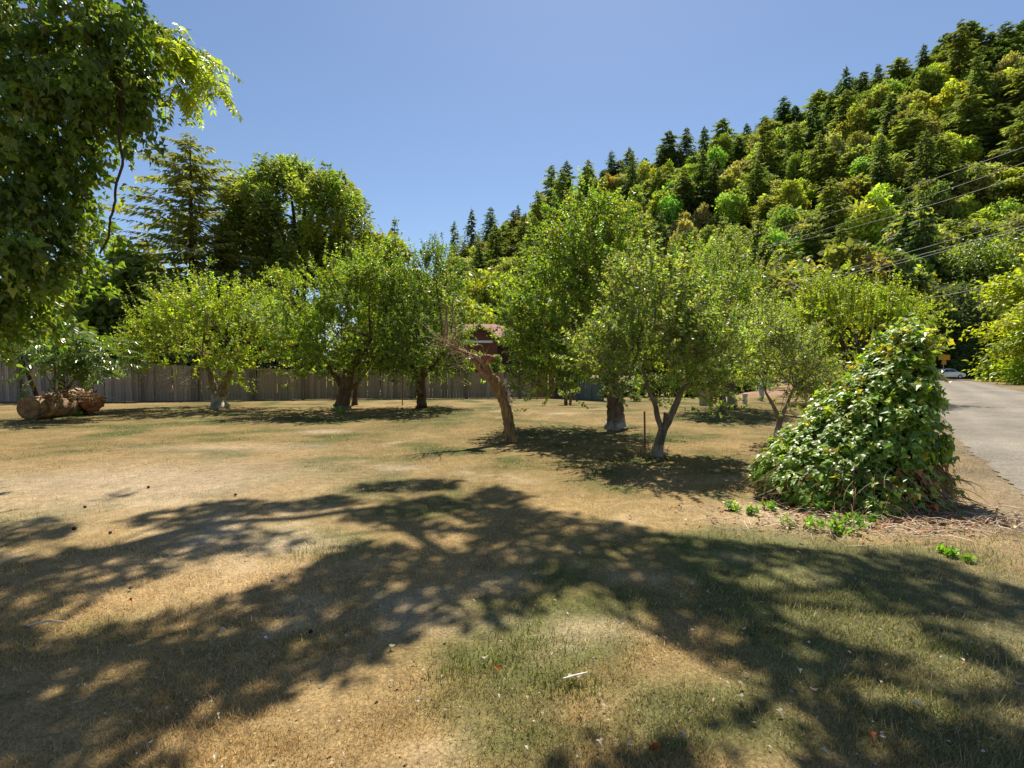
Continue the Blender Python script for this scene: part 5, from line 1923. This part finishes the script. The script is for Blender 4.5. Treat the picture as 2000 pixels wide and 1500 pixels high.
# ------------------------------------------------------------------ right side: roadside trees, car, sign, wires
def road_tree(label, px, ytop, Y, r_, cols, seed, th=.03, leaf=.5, mats=None, clumps=60, per=190):
    """tree with layered, drooping foliage"""
    rng = np.random.default_rng(seed)
    h = at(px, ytop, Y)[2]
    b = np.array([at(px, 717, Y)[0], Y, 0.0])
    root = thing('roadside_tree', label, 'tree', b)
    tb, cb = MB(), MB()
    tube(tb, [[0, 0, -.5], [.2, 0, h * .3], [0, .2, h * .75]], [h * .025, h * .02, h * .006], 9, BARK_DARK, 0, .05, rng)
    zs = rng.uniform(th, .96, clumps)
    for z in zs:
        rad = r_ * math.sqrt(max(.05, 1 - ((z - .42) / .6) ** 2)) * math.sqrt(rng.random()) * 1.0
        a = rng.random() * 6.283
        c = np.array([math.cos(a) * rad, math.sin(a) * rad, z * h])
        tube(tb, bez([0, 0, z * h * .7], c * .5 + (0, 0, z * h * .45), c, 5), np.linspace(h * .007, h * .002, 5), 4, BARK_DARK)
        q = rng.normal(0, 1, (per, 3)) * np.array([.19 * r_, .19 * r_, .045 * h])
        q[:, 2] -= .35 * (q[:, 0] ** 2 + q[:, 1] ** 2) / r_
        p = c + q
        out = np.array([math.cos(a), math.sin(a), -.35])
        ld = nrm(out + rng.normal(0, .6, (per, 3)))
        nn = nrm(np.array([0, 0, 1.0]) + rng.normal(0, .35, (per, 3)))
        ln = leaf * np.exp(rng.normal(0, .25, per))
        base = tints(1, cols, rng, .14)
        leaves(cb, p, ld, nn, ln, ln * .6, np.clip(base * np.exp(rng.normal(0, .2, (per, 1))), .003, .8), KITE, .2, 0, .2)
    inst('trunk', tb.mesh('trunk', M_bark), root)
    inst('crown', cb.mesh('crown', mats or M_broad), root)


YG = ((.145, .17, .018), (.165, .185, .02), (.12, .155, .018))
road_tree('big yellow-green tree overhanging the right side of the driveway', 2040, 475, 56, 4.9, YG, 501, leaf=.46, clumps=75)
road_tree('smaller bright green tree at the right edge close beside the driveway', 2045, 590, 48, 3.4, YG, 502, leaf=.36, clumps=55)
road_tree('mid-green tree leaning over the driveway end behind the yellow-green one', 1915, 470, 95, 8.0, ((.09, .125, .03), (.11, .14, .03)), 503, th=.5, leaf=.55, clumps=60)
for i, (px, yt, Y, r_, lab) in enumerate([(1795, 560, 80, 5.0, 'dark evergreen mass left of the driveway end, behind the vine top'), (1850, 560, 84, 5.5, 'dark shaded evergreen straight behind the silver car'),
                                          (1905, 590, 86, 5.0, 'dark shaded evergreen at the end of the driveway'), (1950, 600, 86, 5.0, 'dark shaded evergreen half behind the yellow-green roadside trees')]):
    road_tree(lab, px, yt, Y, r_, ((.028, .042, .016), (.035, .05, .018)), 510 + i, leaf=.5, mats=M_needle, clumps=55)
for i, (px, Y) in enumerate([(1885, 82), (1925, 80), (1965, 78)]):
    bush('bush', ['dark low bush right of the silver car', 'dark low bush at the end of the driveway', 'dark low bush at the driveway end beside the yellow-green tree'][i], px, 708, Y, 1.8, U_D, 520 + i, None, None, .3, 22)


def car():
    Y = 73.0
    x1 = at(1877, 730, Y)[0]
    L = 4.5
    x0 = x1 - L
    root = thing('parked_car', 'silver sedan parked at the far end of the driveway', 'car', ((x0 + x1) / 2, Y, 0))
    # side profile (front to the right), lofted across the width with tumblehome
    prof = [(0, .38), (.02, .62), (.10, .82), (.55, .92), (1.0, .96), (1.45, 1.30), (1.75, 1.42), (2.5, 1.44), (2.9, 1.36), (3.45, .98), (4.1, .86), (4.42, .72), (4.5, .5), (4.48, .34), (4.2, .24), (.3, .24)]
    prof = np.array(prof)
    W = 1.76
    mb = MB()
    rings = []
    for t in (-1, -.9, -.3, .3, .9, 1):
        inset = np.where(prof[:, 1] > .95, (prof[:, 1] - .95) * .42, 0) * (1 if abs(t) > .85 else 1)
        y = t * (W / 2) - np.sign(t) * inset * (abs(t))
        shrink = .97 if abs(t) == 1 else 1
        pz = (prof[:, 1] - .7) * shrink + .7
        rings.append(np.stack([x0 + (prof[:, 0] - 2.25) * (shrink if abs(t) == 1 else 1) + 2.25, Y + y, pz], -1))
    V = np.concatenate(rings)
    n = len(prof)
    f = [[k * n + i, k * n + (i + 1) % n, (k + 1) * n + (i + 1) % n, (k + 1) * n + i] for k in range(5) for i in range(n)]
    mb.add(V, [np.array(f), np.arange(n)[None][:, ::-1], (np.arange(n) + 5 * n)[None]], (1, 1, 1), 0, False)
    mb.build('body', plain('silver_paint', (.62, .63, .66), .25, .6, .5), root)
    gl = plain('car_glass', (.02, .03, .04), .06, .7)
    for nm, pts in (('window', [(1.15, .98), (1.52, 1.28), (2.2, 1.36), (2.2, .98)]), ('window', [(2.27, .98), (2.27, 1.36), (2.75, 1.30), (3.25, .98)])):
        for sg in (-1, 1):
            m = MB()
            v = []
            for x, z in pts:
                ins = (z - .95) * .42 if z > .95 else 0
                v.append((x0 + x, Y + sg * (W / 2 - ins + .012), z))
            v2 = [(x, y - sg * .02, z) for x, y, z in v]
            m.add(v + v2, np.array([[0, 1, 2, 3], [4, 5, 6, 7], [0, 1, 5, 4], [1, 2, 6, 5], [2, 3, 7, 6], [3, 0, 4, 7]]))
            m.build(nm, gl, root)
    m = MB()
    m.add([(x0 + 2.95, Y - .62, 1.35), (x0 + 2.95, Y + .62, 1.35), (x0 + 3.47, Y + .74, 1.0), (x0 + 3.47, Y - .74, 1.0), (x0 + 2.95, Y - .62, 1.33), (x0 + 2.95, Y + .62, 1.33), (x0 + 3.47, Y + .74, .98), (x0 + 3.47, Y - .74, .98)],
          np.array([[0, 1, 2, 3], [4, 5, 6, 7]]))
    m.build('windscreen', gl, root)
    for xw in (.85, 3.62):
        for sg in (-1, 1):
            w = MB()
            yy = Y + sg * (W / 2 - .10)
            tube(w, [[x0 + xw, yy - .1, .31], [x0 + xw, yy + .1 + .0, .31]], [.31, .31], 18, (.02, .02, .02))
            o = w.build('wheel', plain('tyre', (.02, .02, .02), .8), root)
            q = MB()
            tube(q, [[x0 + xw, yy + sg * .09, .31], [x0 + xw, yy + sg * .115, .31]], [.19, .17], 12, (.5, .5, .5))
            q.build('rim', plain('alloy', (.5, .5, .52), .3, .6, .7), o)
    for sg in (-1, 1):
        h = MB()
        box(h, x0 + 4.30, x0 + 4.475, Y + sg * .62 - .17, Y + sg * .62 + .17, .60, .72)
        h.build('headlight', plain('lamp_glass', (.75, .75, .72), .15, .6), root)
        h = MB()
        box(h, x0 + .01, x0 + .06, Y + sg * .62 - .17, Y + sg * .62 + .17, .68, .82)
        h.build('taillight', plain('red_lamp', (.35, .02, .02), .2, .6), root)


car()


def road_sign():
    Y = 66.0
    b = at(1842, 735, Y)
    b[2] = 0
    root = thing('road_sign', 'yellow road sign on a post in front of the silver car', 'sign', b)
    m = MB()
    tube(m, [b + (0, 0, -.2), b + (0, 0, 3.2)], .05, 8, (.55, .55, .52))
    m.build('post', plain('galvanised_post', (.5, .5, .48), .5, .5, .3), root)
    m = MB()
    box(m, b[0] - .75, b[0] + .75, b[1] - .09, b[1] - .06, at(1837, 703, Y)[2], at(1837, 693, Y)[2], (1, 1, 1))
    m.build('panel', plain('sign_yellow', (.75, .33, .03), .5), root)
    m = MB()
    box(m, b[0] - .3, b[0] + .3, b[1] - .09, b[1] - .06, at(1837, 712, Y)[2], at(1837, 704, Y)[2], (1, 1, 1))
    m.build('plate', plain('sign_yellow', (.72, .31, .03), .5), root)


road_sign()


def wires():
    rng = np.random.default_rng(131)
    M = plain('wire', (.6, .59, .56), .5, .5)

    def wire(a, b_, Ya, Yb, sag, label, r=.016, group='overhead wires'):
        p, q = at(*a, Ya), at(*b_, Yb)
        d = q - p
        p2, q2 = p - d * .5, q + d * .25
        t = np.linspace(0, 1, 40)[:, None]
        P = p2 + (q2 - p2) * t
        tt = (t * 1.75 - .5)
        P[:, 2] += (-sag * 4 * tt * (1 - tt))[:, 0]
        m = MB()
        tube(m, P, r, 5, (.45, .44, .42))
        tag(m.build('overhead_wire', M), label, 'wire', group)

    up = [((2000, 287), (1500, 452), 'highest of the three upper wires crossing the wooded hill'), ((2000, 318), (1490, 482), 'middle of the three upper wires crossing the wooded hill'),
          ((2000, 343), (1560, 470), 'lowest of the three upper wires crossing the wooded hill')]
    for a, b_, l in up:
        wire(a, b_, 34, 66, .25, l)
    lo = [((2000, 427), (1500, 562), 'highest of the three lower wires crossing the hill foot'), ((2000, 441), (1500, 571), 'middle of the three lower wires crossing the hill foot'),
          ((2000, 447), (1500, 576), 'lowest of the three lower wires crossing the hill foot')]
    for a, b_, l in lo:
        wire(a, b_, 33, 60, .2, l, .017)
    wire((1880, 570), (1796, 584), 52, 58, .05, 'short wire low between the vine top and the roadside trees', .024)


wires()

# ------------------------------------------------------------------ grass, litter
def grass():
    rng = np.random.default_rng(141)

    def field(n, y0, y1, power, hgt, wid, spread):
        u = rng.random(n)
        a, b_ = y0 ** (1 - power), y1 ** (1 - power)
        y = (a + (b_ - a) * u) ** (1 / (1 - power))
        x = rng.uniform(-1, 1, n) * (y * spread + .3)
        c, s, g = lawn_colour(x, y)
        tuft = fbm(x, y, .22, 9, 2)
        keep = (rng.random(n) < (1 - .8 * s) * np.clip(.2 + 1.5 * (tuft - .2), .1, 1)) & (road_dist(x, y) > 2.6 - .5 * rng.random(n))
        x, y, c, g = x[keep], y[keep], c[keep], g[keep]
        n = len(x)
        a = rng.random(n) * 6.283
        lean = rng.uniform(.3, 1.6, n)
        h = hgt * np.exp(rng.normal(0, .35, n)) * (1 + .5 * g)
        d = np.stack([np.cos(a) * lean, np.sin(a) * lean, np.ones(n)], -1)
        d = nrm(d)
        w = wid * (y / 3.0) ** .5 * np.exp(rng.normal(0, .2, n))
        sd = np.stack([-np.sin(a), np.cos(a), np.zeros(n)], -1)
        base = np.stack([x, y, np.full(n, -.004)], -1)
        v = np.stack([base - sd * w[:, None], base + sd * w[:, None], base + d * (h * (1 + .3 * (y / 8)))[:, None]], 1)
        col = c * np.exp(rng.normal(.12, .28, (n, 1)))
        pale = rng.random(n) < .2
        col[pale] = np.array([.36, .28, .16]) * np.exp(rng.normal(0, .15, (pale.sum(), 1)))
        return v.reshape(-1, 3), np.arange(n * 3).reshape(n, 3), np.repeat(np.clip(col, .005, .8), 3, 0)

    mb = MB()
    v, f, c = field(430000, 1.1, 9.0, 1.9, .025, .0019, 1.04)
    mb.add(v, f, c)
    v, f, c = field(80000, 8.0, 20, 1.8, .018, .003, 1.03)
    mb.add(v, f, c)
    o = mb.build('grass', M_blade)
    o['kind'] = 'stuff'
    o['label'] = 'short dry mown grass covering the lawn'
    # greener tufts
    mb = MB()
    for px, py, n, r in [(1050, 1255, 420, .15), (920, 1300, 160, .10), (860, 1330, 150, .1), (1010, 1300, 140, .12), (700, 1075, 300, .22), (1290, 1070, 320, .3), (1100, 1340, 300, .12),
                         (1820, 1385, 220, .1), (1880, 1080, 500, .3), (1980, 1055, 300, .2), (620, 1080, 200, .2), (1850, 1270, 300, .15), (1700, 1180, 400, .25)]:
        g0 = ground(px, py)
        x, y = rng.normal(g0[0], r, n), rng.normal(g0[1], r * .7, n)
        a = rng.random(n) * 6.283
        d = nrm(np.stack([np.cos(a) * .5, np.sin(a) * .5, np.ones(n)], -1))
        h = rng.uniform(.02, .065, n)
        sd = np.stack([-np.sin(a), np.cos(a), np.zeros(n)], -1)
        base = np.stack([x, y, np.zeros(n)], -1)
        v = np.stack([base - sd * .0025, base + sd * .0025, base + d * h[:, None]], 1)
        mb.add(v.reshape(-1, 3), np.arange(n * 3).reshape(n, 3), np.repeat(tints(n, ((.10, .14, .03), (.13, .16, .035), (.08, .12, .03)), rng), 3, 0))
    o = mb.build('green_grass', M_blade)
    o['kind'] = 'stuff'
    o['label'] = 'taller green grass tufts in the dry lawn'
    # small pale litter
    mb = MB()
    n = 800
    y = (1.9 ** -1 + (14.0 ** -1 - 1.9 ** -1) * rng.random(n)) ** -1
    x = rng.uniform(-1, 1, n) * y * 1.03
    k = road_dist(x, y) > 2.6
    x, y = x[k], y[k]
    n = len(x)
    p = np.stack([x, y, rng.uniform(.02, .04, n)], -1)
    s = rng.uniform(.007, .018, n)
    leaves(mb, p, np.c_[rng.normal(0, 1, (n, 2)), rng.normal(0, .2, n)], np.c_[rng.normal(0, .4, (n, 2)), np.ones(n)], s * 1.6, s, tints(n, ((.42, .35, .26), (.36, .26, .14), (.5, .46, .4), (.25, .14, .06)), rng, .2), KITE, .4, 0, .3)
    o = mb.build('leaf_litter', M_dry)
    o['kind'] = 'stuff'
    o['label'] = 'tiny pale leaf scraps scattered over the lawn'
    # bigger single leaves
    pale, brown, yel = ((.40, .35, .27),), ((.30, .09, .02),), ((.30, .26, .04),)
    spots = [(948, 1298, pale, .05), (965, 1313, brown, .05), (1780, 1385, pale, .075), (1990, 1350, pale, .06), (645, 1258, pale, .05), (675, 1255, pale, .055), (222, 1257, yel, .05), (252, 1180, brown, .05),
             (765, 1275, pale, .045), (1355, 1150, pale, .045), (1590, 1362, pale, .05), (880, 1093, ((.35, .38, .2),), .06), (875, 1105, pale, .05), (1045, 1130, pale, .05), (1130, 1087, pale, .055), (440, 1237, pale, .05),
             (290, 1058, yel, .06), (1110, 1335, pale, .06), (1133, 1338, pale, .05), (1290, 1475, brown, .06), (1440, 1345, pale, .04), (1520, 1400, pale, .04), (1600, 1478, pale, .05), (1700, 1445, brown, .05), (330, 1095, pale, .045),
             (527, 1145, pale, .05), (1270, 1480, brown, .05), (1170, 1460, pale, .04), (1455, 1240, pale, .04), (1380, 1165, pale, .045), (1560, 1318, pale, .04), (1450, 1375, pale, .045), (1555, 1085, pale, .05), (650, 900, pale, .06), (210, 880, pale, .08),
             (60, 838, pale, .1), (190, 838, pale, .1), (390, 1010, pale, .05), (480, 1095, brown, .04), (510, 1040, brown, .04)]
    for px, py, cols, s in spots:
        m = MB()
        g0 = ground(px, py)
        q = rng.normal(0, 1, 2)
        leaves(m, g0[None] + np.array([[0, 0, .035]]), [[q[0], q[1], .1]], [[rng.normal(0, .3), rng.normal(0, .3), 1]], s * .8, s * .6, tints(1, cols, rng, .1), STAR if rng.random() < .5 else OVAL, .5, 0, .4)
        cn = 'pale dry' if cols is pale else 'rust-brown' if cols is brown else 'yellowing'
        rank = sorted(q_[0] for q_ in spots if q_[2] is cols).index(px) if cols in (pale, brown, yel) else 0
        lab = ORD[rank] + ' ' + cn + ' fallen leaf from the left on the lawn' if cols in (pale, brown, yel) else 'greenish fallen leaf lying in the middle of the shade'
        tag(m.build('fallen_leaf', M_dry), lab, 'leaf', cn + ' fallen leaves on the lawn')
    m = plain('dark_fruit', (.02, .016, .012), .8)
    for i, (px, py, s) in enumerate([(607, 1236, .014), (255, 1150, .012), (290, 953, .02), (145, 1035, .022), (460, 968, .018), (215, 1042, .016), (166, 992, .018)]):
        g0 = ground(px, py)
        mb = MB()
        th, ph = np.meshgrid(np.linspace(0, 6.283, 9), np.linspace(.05, 3.09, 6))
        r = s * (1 + .15 * rng.normal(0, 1, th.shape))
        r[:, -1] = r[:, 0]
        V = np.stack([np.cos(th) * np.sin(ph) * r, np.sin(th) * np.sin(ph) * r, np.cos(ph) * r * .8 + s * .7], -1) + g0
        idx = np.arange(th.size).reshape(th.shape)
        f = np.stack([idx[:-1, :-1], idx[1:, :-1], idx[1:, 1:], idx[:-1, 1:]], -1).reshape(-1, 4)
        mb.add(V.reshape(-1, 3), f, (1, 1, 1), 0, True)
        tag(mb.build('dark_clod', m), ORD[sorted([607, 255, 290, 145, 460, 215, 166]).index(px)] + ' small dark clod from the left on the lawn', 'clod', 'dark clods on the lawn')
    mb = MB()
    g0 = ground(88, 1228)
    tube(mb, [g0 + (-.09, -.02, .03), g0 + (0, .01, .045), g0 + (.10, .03, .03)], [.006, .008, .004], 5, (.6, .5, .38))
    tag(mb.build('fallen_twig', M_twig), 'pale crooked twig lying in the shade at lower left', 'twig')
    mb = MB()
    g0 = ground(1122, 1336)
    tube(mb, [g0 + (-.06, -.01, .035), g0 + (0, 0, .045), g0 + (.07, .02, .05)], [.005, .006, .004], 5, (.75, .66, .52))
    tag(mb.build('fallen_twig', M_twig), 'short whitish twig lying on sunlit grass near the picture bottom', 'twig')


grass()
